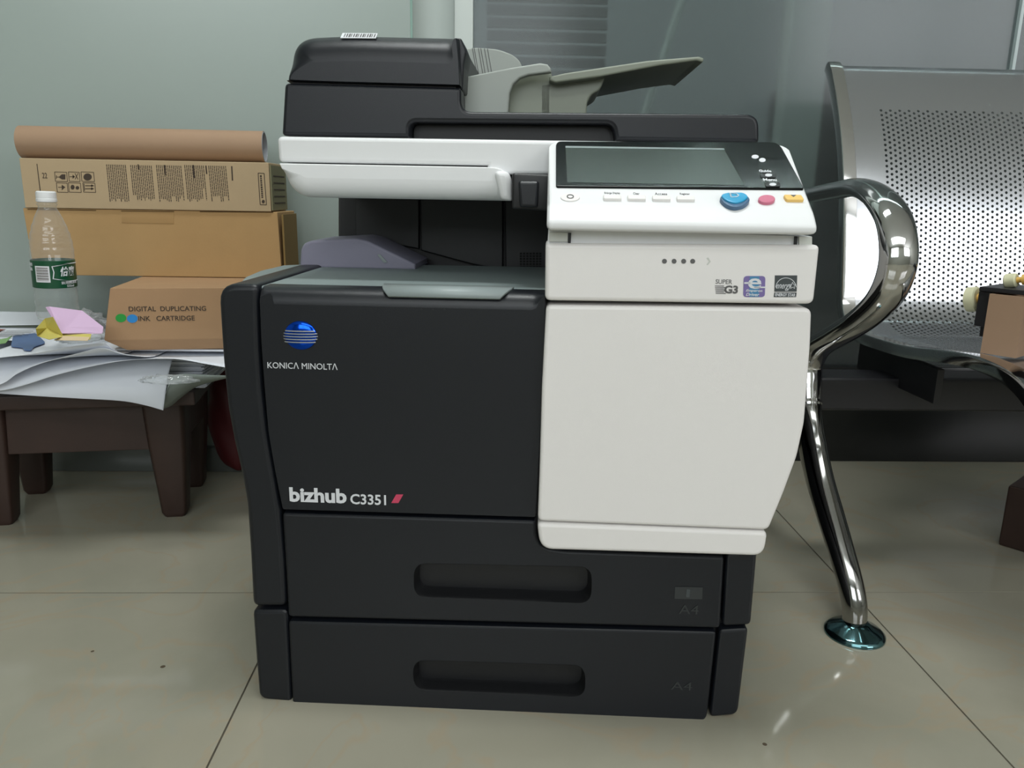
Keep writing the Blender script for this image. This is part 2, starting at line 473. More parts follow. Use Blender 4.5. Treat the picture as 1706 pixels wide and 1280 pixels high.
# left front door with the maker's mark
door = [(432, 500), (433, 474), (911, 480), (908, 600), (902, 720), (894, 862), (471, 849), (458, 784), (447, 720), (440, 640), (435, 570), (433, 520)]
duv = cap(px(F0, rnd(door, [0, 3, 3, 8, 8, 5, 5, 6, 6, 6, 6, 6], 3)))
d_r = F0.uv(911, 480)[0]
fd = part('front_door', slab(F0, duv, -.030, .003, bevel=.016, seg=9, wt=lambda u, v: .10+.90*ss(zt-.010, zt-.0005, v)*(1-ss(d_r-.012, d_r-.002, u))), M_char)
Fd = front(-.003)
# trays
t1 = [(471, 854), (893, 867), (893, 890), (899, 905), (912, 913), (940, 917), (1206, 927), (1199, 1046), (481, 1027), (477, 950)]
t2 = [(481, 1034), (1193, 1052), (1178, 1192), (1172, 1201), (495, 1178), (488, 1172), (484, 1100)]
rc1 = rnd([(690, 937), (986, 943), (985, 1004), (690, 994)], 22)
rc2 = rnd([(688, 1098), (975, 1107), (975, 1160), (690, 1148)], 22)
for pts, rc in ((t1, rc1), (t2, rc2)):
    o = part('paper_tray', slab(F0, px(F0, rnd(pts, 6, 3)), -.03, .002, bevel=.003), M_char)
    boolean(o, [slab(F0, px(F0, rc), -.026, .05)])
    # scooped lip of the grip
    uvs = px(F0, rc); cx = sum(p[0] for p in uvs)/len(uvs); cz = sum(p[1] for p in uvs)/len(uvs)
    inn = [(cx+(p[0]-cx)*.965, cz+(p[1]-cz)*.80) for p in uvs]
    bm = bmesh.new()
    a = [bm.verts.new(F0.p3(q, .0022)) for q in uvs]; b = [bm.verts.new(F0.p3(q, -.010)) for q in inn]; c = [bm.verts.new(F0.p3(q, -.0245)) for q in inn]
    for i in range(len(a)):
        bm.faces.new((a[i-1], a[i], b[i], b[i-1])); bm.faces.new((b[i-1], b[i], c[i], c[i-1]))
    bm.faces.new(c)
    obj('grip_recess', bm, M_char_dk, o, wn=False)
    if pts is t1:
        bm = slab(F0, px(F0, [(1124, 976), (1170, 977), (1169, 997), (1123, 996)]), .0022, .0026)
        obj('size_sticker', bm, M_print_faint, o, wn=False, label='faint grey number sticker')
        obj('tray_lettering', text_on(F0, '1', (1142, 993), (1149, 980), w=.0027), M_estar, o, wn=False)
        obj('tray_lettering', text_on(F0, 'A4', (1130, 1021), (1164, 1007), w=.0022), M_print_faint, o, wn=False)
    else:
        obj('tray_lettering', text_on(F0, 'A4', (1117, 1147), (1153, 1135), w=.0022), M_print_faint, o, wn=False)

# maker's globe and lettering on the left door
def dome(pl, cx, cy, rx, ry, h):
    bm = bmesh.new(); n = 36; rings = []
    c = pl.uv(cx, cy); a = abs(pl.uv(cx+rx, cy)[0]-c[0]); b = abs(pl.uv(cx, cy+ry)[1]-c[1])
    for j in range(7):
        t = j/7*math.pi/2
        rings.append([bm.verts.new(pl.p3((c[0]+a*math.cos(t)*math.cos(2*math.pi*k/n), c[1]+b*math.cos(t)*math.sin(2*math.pi*k/n)), h*math.sin(t))) for k in range(n)])
    top = bm.verts.new(pl.p3(c, h))
    for r0, r1 in zip(rings, rings[1:]):
        for k in range(n): bm.faces.new((r0[k], r0[(k+1) % n], r1[(k+1) % n], r1[k]))
    for k in range(n): bm.faces.new((rings[-1][k], rings[-1][(k+1) % n], top))
    bmesh.ops.recalc_face_normals(bm, faces=bm.faces)
    return bm
gl = obj('emblem', dome(Fd, 501, 559, 27, 24, .004), M_blue_dome, fd, label='blue domed globe emblem')
bm = bmesh.new()
for k in range(5):
    y = 551+k*4.6; s = [.86, .97, 1, .98, .9][k]
    path = []
    for q in range(13):
        xx = -1.06+2.12*q/12; path.append(Fd.at(501+xx*27*s, y+.02*xx*27, .0043*math.sqrt(max(0, 1-min(1, (xx*s))**2))*.98+.0006))
    merge(bm, tube(path, .00062, .0003, Z, 6))
obj('emblem_stripes', bm, M_silver, gl, wn=False)
obj('brand_lettering', text_on(Fd, 'KONIC\u039B MINOLT\u039B', (446, 613.5), (562, 606), bold=0), M_print_w, fd, wn=False)
obj('model_lettering', text_on(Fd, 'bizhub', (483, 836), (577, 815), bold=.035), M_print_w, fd, wn=False)
obj('model_lettering', text_on(Fd, 'C3351', (584, 840), (643, 825), bold=.018), M_print_w, fd, wn=False)
obj('magenta_flash', slab(Fd, px(Fd, [(652, 838), (660, 824), (672, 824), (664, 838)]), 0, .0006), M_magenta, fd, wn=False)
bm = bmesh.new()
for x in (702, 721, 740): slab(Fd, ell_px(Fd, x, 516, 1.6, 1.6, 10), -.0005, .0006, bm=bm)
obj('indicator_dots', bm, M_black, fd, wn=False)

# grey top surface behind the door edge, lighter grip lip
T0 = Plane(CM, (0, 0, zt), X, Y)
top = [(400, 471), (434, 477), (912, 484), (912, 445), (700, 441), (520, 440), (470, 442), (432, 451), (406, 462)]
part('top_cover', slab(T0, px(T0, rnd(top, 4, 3)), -.02, .0, bevel=.003), M_grey)
lip = [(628, 476), (854, 480), (838, 490.5), (646, 487.5)]
luv = [(F0.uv(644, 488)[0], .016), (F0.uv(648, 488)[0], -.0045), (F0.uv(838, 490)[0], -.0045), (F0.uv(842, 490)[0], .016), (F0.uv(856, 490)[0], .034), (F0.uv(628, 490)[0], .034)]
bm = bmesh.new(); prof_l = [(.034, zt+.0012), (.016, zt+.0014), (.004, zt+.0006), (-.0015, zt-.0015), (-.0045, zt-.0055)]
xa_, xb_ = F0.uv(628, 488)[0], F0.uv(854, 490)[0]; sh_ = [0, .002, .005, .008, .012]
a_ = [bm.verts.new((xa_+s_, y_, z_)) for (y_, z_), s_ in zip(prof_l, sh_)]; b_ = [bm.verts.new((xb_-s_, y_, z_)) for (y_, z_), s_ in zip(prof_l, sh_)]
for k in range(4): bm.faces.new((a_[k], a_[k+1], b_[k+1], b_[k]))
bmesh.ops.recalc_face_normals(bm, faces=bm.faces)
gl_o = part('grip_lip', bm, M_grey_lt, wn=False)
sdm = gl_o.modifiers.new('thickness', 'SOLIDIFY'); sdm.thickness = .003; sdm.offset = 0
top2 = slab(T0, [(-.27, .02), (-.27, .40), (.03, .40), (.03, .02)], -.03, -.021); part('inner_frame', top2, M_char_dk)

# white right-hand side
wd = [(910, 506), (1346, 511), (1344, 570), (1339, 640), (1334, 700), (1322, 755), (1300, 815), (1275, 876), (896, 861), (899, 780), (903, 640)]
part('side_door', slab(F0, px(F0, rnd(wd, [9, 12, 9, 9, 9, 9, 9, 9, 9, 9, 9], 4)), -.05, .012, bevel=.0035, seg=4), M_white)
wl = [(896, 865), (1275, 879), (1268, 917), (902, 903)]
wl = rnd([(895, 864), (1274, 879), (1268, 919), (900, 908)], [9, 9, 26, 36])
part('lower_cover', slab(F0, px(F0, wl), -.05, .012, bevel=.004, seg=4), M_white)
wu = rnd([(909, 404), (1358, 407), (1348, 504), (908, 498)], [9, 9, 12, 10])
up = part('upper_cover', slab(F0, px(F0, wu), -.05, .014, bevel=.004, seg=4), M_white)
Fu = front(-.014)
x0 = F0.uv(914, 500)[0]; x1 = F0.uv(1268, 820)[0]
part('white_body', newbox(x0, F0.uv(1330, 640)[0], .045, .44, F0.uv(1000, 640)[1], F0.uv(1100, 385)[1], bevel=.003), M_white)
part('lower_body', newbox(x0, F0.uv(1262, 870)[0], .045, .44, F0.uv(1000, 860)[1], F0.uv(1000, 640)[1]), M_char_dk)
# hinge strip under the panel
hs = front(-.006)
part('hinge_strip', slab(hs, px(hs, [(914, 380), (1352, 394), (1350, 412), (912, 410)]), -.05, 0), M_white2)
for a, b in (((915, 387), (946, 403)), ((1330, 394), (1352, 408))):
    q = [(a[0], a[1]), (b[0], a[1]+.5), (b[0], b[1]), (a[0], b[1])]
    part('hinge_cap', slab(hs, px(hs, q), 0, .002, bevel=.0005), M_white3)
for x in (949, 1325): part('hinge_slot', slab(hs, px(hs, [(x-2, 388+(x > 1000)*6), (x+2.5, 388+(x > 1000)*6), (x+1.5, 408), (x-3, 408)]), 0, .0024), M_char_dk)
# marks on the upper cover
bm = bmesh.new()
for x in (1107, 1123, 1139, 1154): slab(Fu, ell_px(Fu, x, 435.3, 4, 4, 20), 0, .0006, bm=bm)
obj('indicator_dots', bm, M_print_g, up, wn=False)
obj('faint_arrow', slab(Fu, px(Fu, [(1177, 430), (1180, 429), (1184, 436), (1179, 442), (1177, 441), (1181, 436)]), 0, .0003), M_white3, up, wn=False)
lg = obj('fax_lettering', text_on(Fu, 'SUPER', (1192, 473), (1220, 466)), M_print_g, up, wn=False)
text_g3 = obj('fax_lettering', text_on(Fu, 'G3', (1206, 489), (1230, 476), bold=.04), M_print_g, up, wn=False)
bm = bmesh.new()
for k in range(6):
    y = 476+k*2.5; slab(Fu, px(Fu, [(1191+k*.3, y), (1206+(k % 2)*3, y), (1206+(k % 2)*3, y+1.3), (1191+k*.3, y+1.0)]), 0, .0004, bm=bm)
obj('speed_lines', bm, M_print_g, up, wn=False)
eb = obj('driver_badge', slab(Fu, px(Fu, rnd([(1239, 460), (1275, 460), (1274, 495), (1238, 495)], 6)), 0, .0005), M_violet, up, wn=False, label='violet and blue square badge with white letter')
obj('badge_band', slab(Fu, px(Fu, rnd([(1249, 460.5), (1265, 460.5), (1264, 494.5), (1248, 494.5)], 1)), .0005, .0006), M_teal, eb, wn=False)
bm = text_on(Fu, 'e', (1245, 481), (1269, 464), bold=.015, w=.0006, th=.0003)
slab(Fu, px(Fu, [(1239.5, 470), (1250, 470), (1250, 473), (1239.5, 473)]), .0006, .0009, bm=bm)
slab(Fu, px(Fu, [(1256, 477.5), (1275, 477.5), (1275, 480), (1256, 480)]), .0006, .0009, bm=bm)
text_on(Fu, 'Emperon', (1242, 487), (1270, 482.5), bold=.02, w=.0006, th=.0003, shear=.3, bm=bm)
text_on(Fu, 'Driver', (1242, 493), (1265, 488.5), bold=.02, w=.0006, th=.0003, shear=.3, bm=bm)
obj('badge_lettering', bm, M_print_w, eb, wn=False)
es = obj('energy_badge', slab(Fu, px(Fu, [(1291, 459), (1328, 459), (1327, 486), (1290, 486)]), 0, .0005), M_estar, up, wn=False, label='dark grey square badge with arc and star')
slab_b = slab(Fu, px(Fu, [(1290, 487.5), (1327, 487.5), (1326, 495), (1289, 495)]), 0, .0005)
obj('badge_footer', slab_b, M_estar, es, wn=False)
bm = bmesh.new()
arc = [Fu.at(1309+17*math.cos(R(a)), 480-17*math.sin(R(a)), .0007) for a in range(5, 176, 10)]
merge(bm, tube(arc, .0003, .0002, Z, 6))
text_on(Fu, 'energy', (1292, 484), (1319, 474), w=.0005, th=.0003, shear=.5, bm=bm)
st = []
for k in range(10):
    rr = 6.0 if k % 2 == 0 else 2.6; st.append((1320+rr*math.sin(R(36*k)), 476-rr*math.cos(R(36*k))))
for k in range(10): merge(bm, tube([Fu.at(*st[k], .0007), Fu.at(*st[(k+1) % 10], .0007)], .00022, .0002, Z, 5))
text_on(Fu, 'ENERGY STAR', (1291, 493.5), (1325, 489), bold=.02, w=.0005, th=.0003, bm=bm)
obj('badge_lettering', bm, M_print_w, es, wn=False)

# tilted control panel
yb = .082; zb = front(yb).uv(1100, 238)[1]
yf = -.035; zf = front(yf).uv(1100, 350)[1]
zl = front(yf).uv(1100, 386)[1]
pxL = front(yf).uv(911, 365)[0]; pxR = front(yf).uv(1364, 372)[0]
tdir = Vector((0, yb-yf-.012, zb-zf)).normalized()
PT = Plane(CM, (0, yb, zb), X, tdir)
prof = rnd([(yb, zb), (yf+.012, zf), (yf, zf-.012), (yf+.001, zl), (yf+.03, zl-.002), (yb, zb-.05)], [0, .012, .012, .004, .004, 0])
bm = bmesh.new()
S0 = Plane(CM, (pxL, 0, 0), Y, Z)
L_ = [bm.verts.new((pxL, a, b)) for a, b in prof]; R_ = [bm.verts.new((pxR, a, b)) for a, b in prof]
bm.faces.new(L_[::-1]); bm.faces.new(R_)
for i in range(len(prof)): bm.faces.new((L_[i-1], L_[i], R_[i], R_[i-1]))
bmesh.ops.recalc_face_normals(bm, faces=bm.faces)
bmesh.ops.bevel(bm, geom=[e for e in bm.edges if all(abs(q.co.y-yb) < 1e-6 for q in e.verts) and abs(e.verts[0].co.x-e.verts[1].co.x) < 1e-6], offset=.014, segments=5, profile=.5, affect='EDGES')
es_ = [e for e in bm.edges if len(e.link_faces) == 2 and e.calc_face_angle() > .9 and abs(e.verts[0].co.x-e.verts[1].co.x) < 1e-6]
bmesh.ops.bevel(bm, geom=es_, offset=.0045, segments=3, profile=.5, affect='EDGES')
cp = part('control_panel', bm, M_white2, wn='keep')
part('panel_neck', newbox(pxL+.01, pxR-.02, yf+.03, .12, zl-.002, zl+.012), M_white2)
gt = rnd([(926, 238.5), (1297, 240), (1339, 317.5), (926, 313.5)], [9, 14, 3, 4])
tg = obj('touch_panel', slab(PT, px(PT, gt), 0, .0022, bevel=.0008), M_glassblk, cp)
PG = PT.off(.0022)
obj('screen', slab(PG, px(PG, [(942, 245), (1206, 249), (1240, 309), (945, 304)]), 0, .0003), M_screen, tg, wn=False)
obj('screen_rim', slab(PG, px(PG, [(942, 244), (1206, 248), (1207, 250.5), (942, 247)]), .0003, .0006), M_grey, tg, wn=False)
bm = bmesh.new()
slab(PG, ell_px(PG, 1258, 261.5, 6, 3.2, 14), 0, .0003, bm=bm); slab(PG, ell_px(PG, 1270, 267, 5.5, 3.4, 14), 0, .0003, bm=bm)
text_on(PG, 'Guide', (1265, 287), (1284, 283.5), bold=.03, bm=bm); text_on(PG, 'Menu', (1272, 302), (1293, 298), bold=.03, bm=bm)
slab(PG, ell_px(PG, 1280, 293.5, 6, 2.4, 12), .0009, .0012, bm=bm); slab(PG, ell_px(PG, 1287, 309, 6, 2.4, 12), .0009, .0012, bm=bm)
obj('panel_lettering', bm, M_print_w, tg, wn=False)
for (a, b, c, d) in ((1266, 290, 1293, 297), (1274, 305, 1300, 312)):
    obj('panel_key', slab(PG, px(PG, rnd([(a, b), (c-2, b), (c, d), (a+2, d)], 2)), 0, .0008), M_black, tg, wn=False)
for i, x in enumerate((1020, 1060, 1101, 1141)):
    k = obj('panel_button', slab(PT, px(PT, rnd([(x-15.5+i*.3, 328.5+i*.5), (x+14.5+i*.3, 329+i*.5), (x+15.5+i*.3, 335.5+i*.5), (x-15+i*.3, 335+i*.5)], 2)), 0, .003, bevel=.001), M_white, cp)
bm = bmesh.new()
for i, (s, x, wd_) in enumerate((('Enlarge Display', 1020, 13), ('Clear', 1060, 5), ('Access', 1101, 10), ('Register', 1141, 8))):
    text_on(PT, s, (x-wd_, 324+i*.5), (x+wd_, 320.5+i*.5), bold=.01, th=.0002, bm=bm)
obj('button_lettering', bm, M_print_g, cp, wn=False)
pw = obj('power_button', slab(PT, ell_px(PT, 950, 330, 16, 6.5), 0, .0012, bevel=.0005), M_white, cp)
obj('power_mark', text_on(PT, 'O', (944, 333), (956, 326.5), w=.0013), M_print_g, pw, wn=False)
sb = rnd([(1196, 334), (1210, 329), (1240, 329), (1250, 338), (1240, 348), (1222, 352), (1206, 346)], 9)
rg = obj('start_button', slab(PT, px(PT, sb), 0, .004, bevel=.001), M_btnring, cp, label='slate grey ring under a blue start key')
sb2 = rnd([(1198, 333), (1210, 329), (1237, 329), (1246, 336), (1236, 344), (1222, 347), (1207, 342)], 9)
st_ = obj('start_key', slab(PT, px(PT, sb2), .004, .0055, bevel=.001), M_btnblue, rg, label='bright blue key')
obj('start_mark', text_on(PT, 'D', (1215, 338), (1228, 331), w=.0056), M_silver, st_, wn=False)
obj('stop_button', slab(PT, ell_px(PT, 1276.5, 335.5, 14, 6.5), 0, .003, bevel=.0008), M_btnred, cp, label='pink stop button')
rb = obj('reset_button', slab(PT, px(PT, rnd([(1304, 328.5), (1334, 329), (1339, 337.5), (1309, 337)], 3)), 0, .003, bevel=.0008), M_btnyel, cp, label='pale yellow reset button')
obj('reset_mark', slab(PT, px(PT, [(1316, 330), (1325, 330), (1321, 333)]), .003, .0033), M_print_g, rb, wn=False)

# dark hinge block between scanner and panel
FH = front(.05)
hb = part('hinge_block', slab(FH, px(FH, rnd([(853, 288), (918, 291), (918, 352), (853, 348)], [6, 3, 3, 4])), -.08, .0, bevel=.003), M_char_dk)
obj('hinge_cover', slab(FH, px(FH, rnd([(864, 302), (898, 302), (896, 346), (866, 345)], 5)), 0, .006, bevel=.003), M_char, hb)

# scanner
FS = front(.085)
sw = rnd([(461, 227), (1268, 239), (1268, 292), (812, 291), (812, 276), (464, 270)], [10, 8, 7, 0, 0, 7])
sc_ = part('scanner_body', slab(FS, px(FS, sw), -.40, .0, bevel=.004, seg=4), M_white2)
FS2 = front(.08)
sl = rnd([(463, 271), (847, 278), (852, 335), (500, 329), (476, 312)], [2, 40, 5, 34, 34], 10)
s_r = FS2.uv(836, 330)[0]; s_v = FS2.uv(600, 300)[1]
part('scanner_lower_cover', slab(FS2, px(FS2, sl), -.40, .0, bevel=.020, seg=9, wt=lambda u, v: .08+.92*(1-ss(s_v-.004, s_v+.012, v))*(1-ss(s_r-.006, s_r+.002, u))), M_white2)
FS3 = front(.074)
part('cover_lug', slab(FS3, px(FS3, rnd([(822, 284), (846, 285), (852, 300), (853, 335), (834, 334)], [14, 14, 8, 4, 10])), -.05, .0, bevel=.005, seg=4), M_white2)
# rear housing, recess and its panels
RB = front(.34)
part('rear_housing', slab(RB, px(RB, [(563, 326), (920, 333), (920, 470), (563, 462)]), -.18, 0, bevel=.004), M_char_dk)
M_recess = mat('black_recess_plastic', rgb(22, 24, 27), .45)
RC = front(.332)
part('recess_panel', slab(RC, px(RC, [(592, 330), (698, 331), (698, 415), (592, 396)]), -.01, .0, bevel=.002), M_recess)
part('recess_panel', slab(RC, px(RC, [(702, 331), (838, 333), (838, 450), (786, 440), (702, 417)]), -.01, .004, bevel=.002), M_recess)
rp = part('recess_panel', slab(RC, px(RC, [(843, 333), (918, 335), (918, 460), (843, 450)]), -.01, .012, bevel=.002), M_recess)
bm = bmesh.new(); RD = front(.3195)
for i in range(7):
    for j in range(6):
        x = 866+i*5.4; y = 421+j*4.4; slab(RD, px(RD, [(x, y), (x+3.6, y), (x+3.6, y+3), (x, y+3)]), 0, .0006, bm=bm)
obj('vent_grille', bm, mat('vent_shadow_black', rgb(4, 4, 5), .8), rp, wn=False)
part('scanner_support', newbox(F0.uv(880, 500)[0], x0+.02, .335, .44, zt-.02, .56), M_char_dk)
# output tray extension, lilac grey
RT = front(.222)
ot = [(499, 446), (501, 416), (506, 406), (518, 401), (592, 397), (612, 401), (692, 440), (692, 450)]
o = part('output_tray', slab(RT, px(RT, rnd(ot, [0, 3, 4, 4, 4, 4, 0, 0], 3)), -.10, .0, bevel=.003), M_purple)
part('tray_tab', slab(RT, px(RT, [(629, 424), (634, 424), (646, 437), (640, 438)]), 0, .002), M_grey_lt)

# automatic document feeder
FA = front(.10)
ab = rnd([(469, 226), (474, 138), (768, 146), (768, 186), (1265, 190), (1265, 238), (1026, 234), (1022, 206), (682, 203), (682, 229)], [7, 8, 7, 34, 30, 7, 2, 34, 28, 2], 8)
fa = part('feeder_base', slab(FA, px(FA, ab), -.028, .0, bevel=.004, seg=4), M_char)
FAb = front(.128)
ab2 = rnd([(470, 226), (475, 140), (765, 148), (765, 188), (1255, 192), (1255, 238)], [7, 8, 7, 34, 30, 7], 8)
obj('feeder_base_rear', slab(FA, px(FA, ab2), -.37, -.0281), M_char, fa)
part('feeder_grip', slab(FA, px(FA, rnd([(684, 230), (684, 206), (1016, 209), (1022, 236)], [0, 22, 28, 0])), -.028, -.022), M_char_dk)
a_v = FA.uv(600, 132)[1]; a_r = FA.uv(768, 100)[0]
au = rnd([(474, 136), (480, 57), (560, 53), (600, 53), (764, 57), (768, 144)], [3, 64, 20, 0, 8, 2], 12)
part('feeder_cover', slab(FA, px(FA, au), -.33, .0, bevel=.028, seg=10, wt=lambda u, v: .06+(.16+.78*ss(a_v+.002, a_v+.026, v))*(1-ss(a_r-.010, a_r-.001, u))*ss(a_v-.004, a_v-.001, v)), M_char)
part('feeder_core', slab(FA, px(FA, [(484, 150), (484, 125), (758, 130), (758, 150)]), -.36, -.008), M_char_dk)
FA3 = front(.112)
part('feeder_end_cap', slab(FA3, px(FA3, rnd([(758, 64), (768, 63), (777, 86), (773, 108), (771, 150), (758, 150)], 4)), -.05, 0, bevel=.002), M_char)
a_top = FA.uv(600, 53)[1]
TA = Plane(CM, (0, .112, a_top-.0038), X, (0, .84, .54))
su0, su1 = TA.uv(567, 64)[0], TA.uv(626, 65)[0]
lb = part('address_sticker', slab(TA, [(su0, -.001), (su1, -.001), (su1, .011), (su0, .011)], 0, .0006), M_print_w, label='small white printed sticker')
bm = bmesh.new()
for k in range(14):
    x = su0+.003+k*.0024; slab(TA, [(x, .001), (x+.001+(k % 3)*.0004, .001), (x+.001+(k % 3)*.0004, .009), (x, .009)], .0006, .0008, bm=bm)
obj('sticker_print', bm, M_print_g, lb, wn=False)
# paper input: back guide, front wall, sloping plate
FG = front(.33)
gd = rnd([(766, 190), (766, 84), (790, 79), (830, 82), (856, 92), (868, 104), (872, 125), (872, 190)], [0, 4, 10, 12, 10, 8, 0, 0])
gp = part('paper_guide', slab(FG, px(FG, gd), -.006, 0, bevel=.0015), M_olive_lt)
bm = bmesh.new()
for k in (787, 790, 797, 801, 807, 812):
    merge(bm, tube([FG.at(k, 80, .0004), FG.at(k+8, 126, .0004)], .0004, .0003, X, 5))
obj('guide_lines', bm, M_print_g, gp, wn=False)
FW = front(.16)
wa = [(770, 190), (770, 129), (850, 113), (900, 105), (912, 107), (918, 114), (918, 120), (880, 125), (866, 130), (855, 140), (849, 155), (847, 182), (846, 190)]
part('input_side_wall', slab(FW, px(FW, wa), -.012, 0, bevel=.002), M_olive_lt)
wa2 = [(850, 116), (905, 107), (917, 113), (921, 135), (918, 152), (918, 192), (846, 190)]
FW2 = front(.19)
part('input_block', slab(FW2, px(FW2, wa2), -.12, 0, bevel=.002), M_olive)
pl_ = [(915, 134), (925, 138), (1000, 128), (1100, 109), (1160, 101), (1171, 104), (1173, 97), (1165, 94), (1080, 101), (1000, 113), (940, 122), (915, 128)]
FP = front(.17)
part('input_tray', slab(FP, px(FP, rnd(pl_, 2, 2)), -.19, 0, bevel=.002), M_olive)
part('tray_foot', slab(FW2, px(FW2, rnd([(900, 192), (900, 140), (1010, 124), (1000, 150), (984, 158), (978, 172), (977, 193)], [0, 0, 3, 10, 8, 5, 0])), -.12, 0, bevel=.002), M_olive)

# ------------------------------------------------------------------ wooden stool under the papers
PW = lambda y: Plane(WORLD, (0, y, 0), X, Z)
SX, SYc = -.665, 1.33
stool = empty('wooden_stool', (-.674, 1.30, 0), R(8))
tag(stool, 'low dark reddish wooden stool carrying papers and boxes beside the copier', 'stool')
ZT = .232
obj('seat_board', newbox(-.195, .195, -.085, .140, ZT-.024, ZT, bevel=.004), M_wood, stool)
obj('apron', newbox(-.16, .16, -.050, -.034, .125, ZT-.0245, bevel=.002), M_wood, stool)
obj('apron', newbox(-.16, .16, .105, .121, .125, ZT-.0245, bevel=.002), M_wood, stool)
obj('apron', newbox(-.168, -.152, -.033, .104, .14, ZT-.0245, bevel=.002), M_wood, stool)
obj('apron', newbox(.152, .168, -.033, .104, .14, ZT-.0245, bevel=.002), M_wood, stool)
for sx in (-1, 1):
    for sy in (-1, 1):
        bm = bmesh.new(); cx, cy = sx*.137, (-.030 if sy < 0 else .112)
        ring = []
        for z, s in ((0, .016), (.008, .020), (.06, .024), (.13, .030), (ZT-.0245, .034)):
            ring.append([bm.verts.new((cx+a*s, cy+b_*s*.9, z)) for a, b_ in ((-1, -.75), (-.75, -1), (.75, -1), (1, -.75), (1, .75), (.75, 1), (-.75, 1), (-1, .75))])
        for a, b_ in zip(ring, ring[1:]):
            for k in range(8): bm.faces.new((a[k], a[(k+1) % 8], b_[(k+1) % 8], b_[k]))
        bm.faces.new(ring[0][::-1]); bm.faces.new(ring[-1])
        obj('leg', bm, M_wood, stool)

# ------------------------------------------------------------------ loose paper
def sheet(name, corners, z_at, m, label, group=None, cat='paper', nx=22, ny=16, th=.0006):
    """corners: four ground points; z_at(x, y, s, t) gives the height of the sheet there"""
    a, b, c, d = [Vector(p) for p in corners]
    bm = bmesh.new(); g = []
    for j in range(ny+1):
        row = []
        for i in range(nx+1):
            s, t = i/nx, j/ny
            p = (a*(1-s)+b*s)*(1-t)+(d*(1-s)+c*s)*t
            row.append(bm.verts.new((p.x, p.y, z_at(p.x, p.y, s, t))))
        g.append(row)
    for j in range(ny):
        for i in range(nx): bm.faces.new((g[j][i], g[j][i+1], g[j+1][i+1], g[j+1][i]))
    o = obj(name, bm, m, wn=False, ang=70)
    sd = o.modifiers.new('thickness', 'SOLIDIFY'); sd.thickness = th; sd.offset = 0
    tag(o, label, cat, group)
    return o

# bulk of the pile: reams lying under the loose sheets
def rect(cx, cy, w, d, a):
    ca, sa = math.cos(a), math.sin(a)
    return [(cx+u*ca-v*sa, cy+u*sa+v*ca) for u, v in ((-w/2, -d/2), (w/2, -d/2), (w/2, d/2), (-w/2, d/2))]
def flat(z, am=0.0, k=0): return lambda x, y, s, t: z+am*math.sin(s*5+k)*math.cos(t*4+k)
IB = (-.49, 1.26)
zs = ZT+.0015
pile = [(-.665, 1.348, .40, .20, R(5)), (-.66, 1.348, .40, .20, R(2)), (-.665, 1.35, .40, .20, R(4)), (-.66, 1.35, .40, .20, R(-1))]
names = ['lowest paper ream of the pile flat on the wooden stool', 'second paper ream from the bottom of the stool pile', 'third paper ream from the bottom of the stool pile', 'topmost paper ream of the stool pile beneath the loose sheets']
for i, (cx, cy, wd_, dp, a) in enumerate(pile):
    bm = bmesh.new(); n = 7; hh = .0135
    for k in range(n):
        j = random.uniform(-.003, .003)
        M = Matrix.Translation((cx+j, cy+random.uniform(-.003, .003), 0)) @ Matrix.Rotation(a+R(j*200), 4, 'Z')
        box(bm, -wd_/2, wd_/2, -dp/2, dp/2, zs+k*hh/n, zs+(k+1)*hh/n-.0004, M=M)
    tag(obj('paper_ream', bm, M_paper, wn=False), names[i], 'paper', 'reams in the stool pile')
    zs += hh+.0008
ZP = zs     # top of the reams
# loose sheets: drape over the front edge of the stool
def drape(z, y0, drop, x0=None, ripple=0, ph=0, lift=0, xr=None):
    def f(x, y, s, t):
        zz = z + ripple*math.sin(s*6+ph)*(.3+.7*(1-t))
        e = max(0, y0-y)
        zz -= drop*(e/.1)**1.5
        if x0 is not None and x > x0: zz -= .9*(x-x0)**1.4
        zz += lift*max(0, s-.6)*max(0, .5-t)
        return zz
    return f
def drape(name, edge, yf, yb, zb, m, label, group='loose sheets on the stool', cat='paper', sharp=2.2, ny=16, xs=0):
    """a sheet whose front edge runs through the given points and which settles back on the pile at height zb"""
    e = catmull([PW(yf).at(*q) for q in edge], 6); bm = bmesh.new(); rows = []
    for j in range(ny+1):
        t = j/ny; g_ = math.sin(min(1, t/.25)*math.pi/2)
        rows.append([bm.verts.new((p.x*(1-t)+(p.x*1.0+xs)*t, yf+(yb-yf)*t, p.z+(zb-p.z)*g_)) for p in e])
    for a_, b_ in zip(rows, rows[1:]):
        for k in range(len(e)-1): bm.faces.new((a_[k], a_[k+1], b_[k+1], b_[k]))
    o = obj(name, bm, m, wn=False, ang=70)
    sd = o.modifiers.new('thickness', 'SOLIDIFY'); sd.thickness = .0006; sd.offset = 0
    return tag(o, label, cat, group)
drape('paper_sheet', [(-60, 652), (0, 656), (60, 660), (130, 664), (200, 668), (240, 675), (272, 684)], 1.165, 1.42, ZP+.003, M_paper,
      'large white sheet drooping over the right front corner of the stool', sharp=5)
drape('paper_sheet', [(-60, 654), (0, 651), (40, 642), (90, 626), (150, 611), (215, 600), (290, 598), (340, 606), (385, 614)], 1.150, 1.42, ZP+.006, M_paper,
      'white sheet whose curved front edge crosses the pile above the drooping sheet', sharp=4)
drape('paper_sheet', [(-60, 655), (0, 641), (30, 622), (70, 605), (130, 589), (170, 580), (200, 589), (232, 594)], 1.140, 1.42, ZP+.009, M_paper,
      'curled white sheet second from the top at the left of the pile', sharp=4)
drape('paper_sheet', [(-60, 606), (0, 596), (50, 590), (110, 579), (175, 571)], 1.135, 1.42, ZP+.012, M_paper,
      'topmost white sheet with a blue sticker at the far left', sharp=3.5)
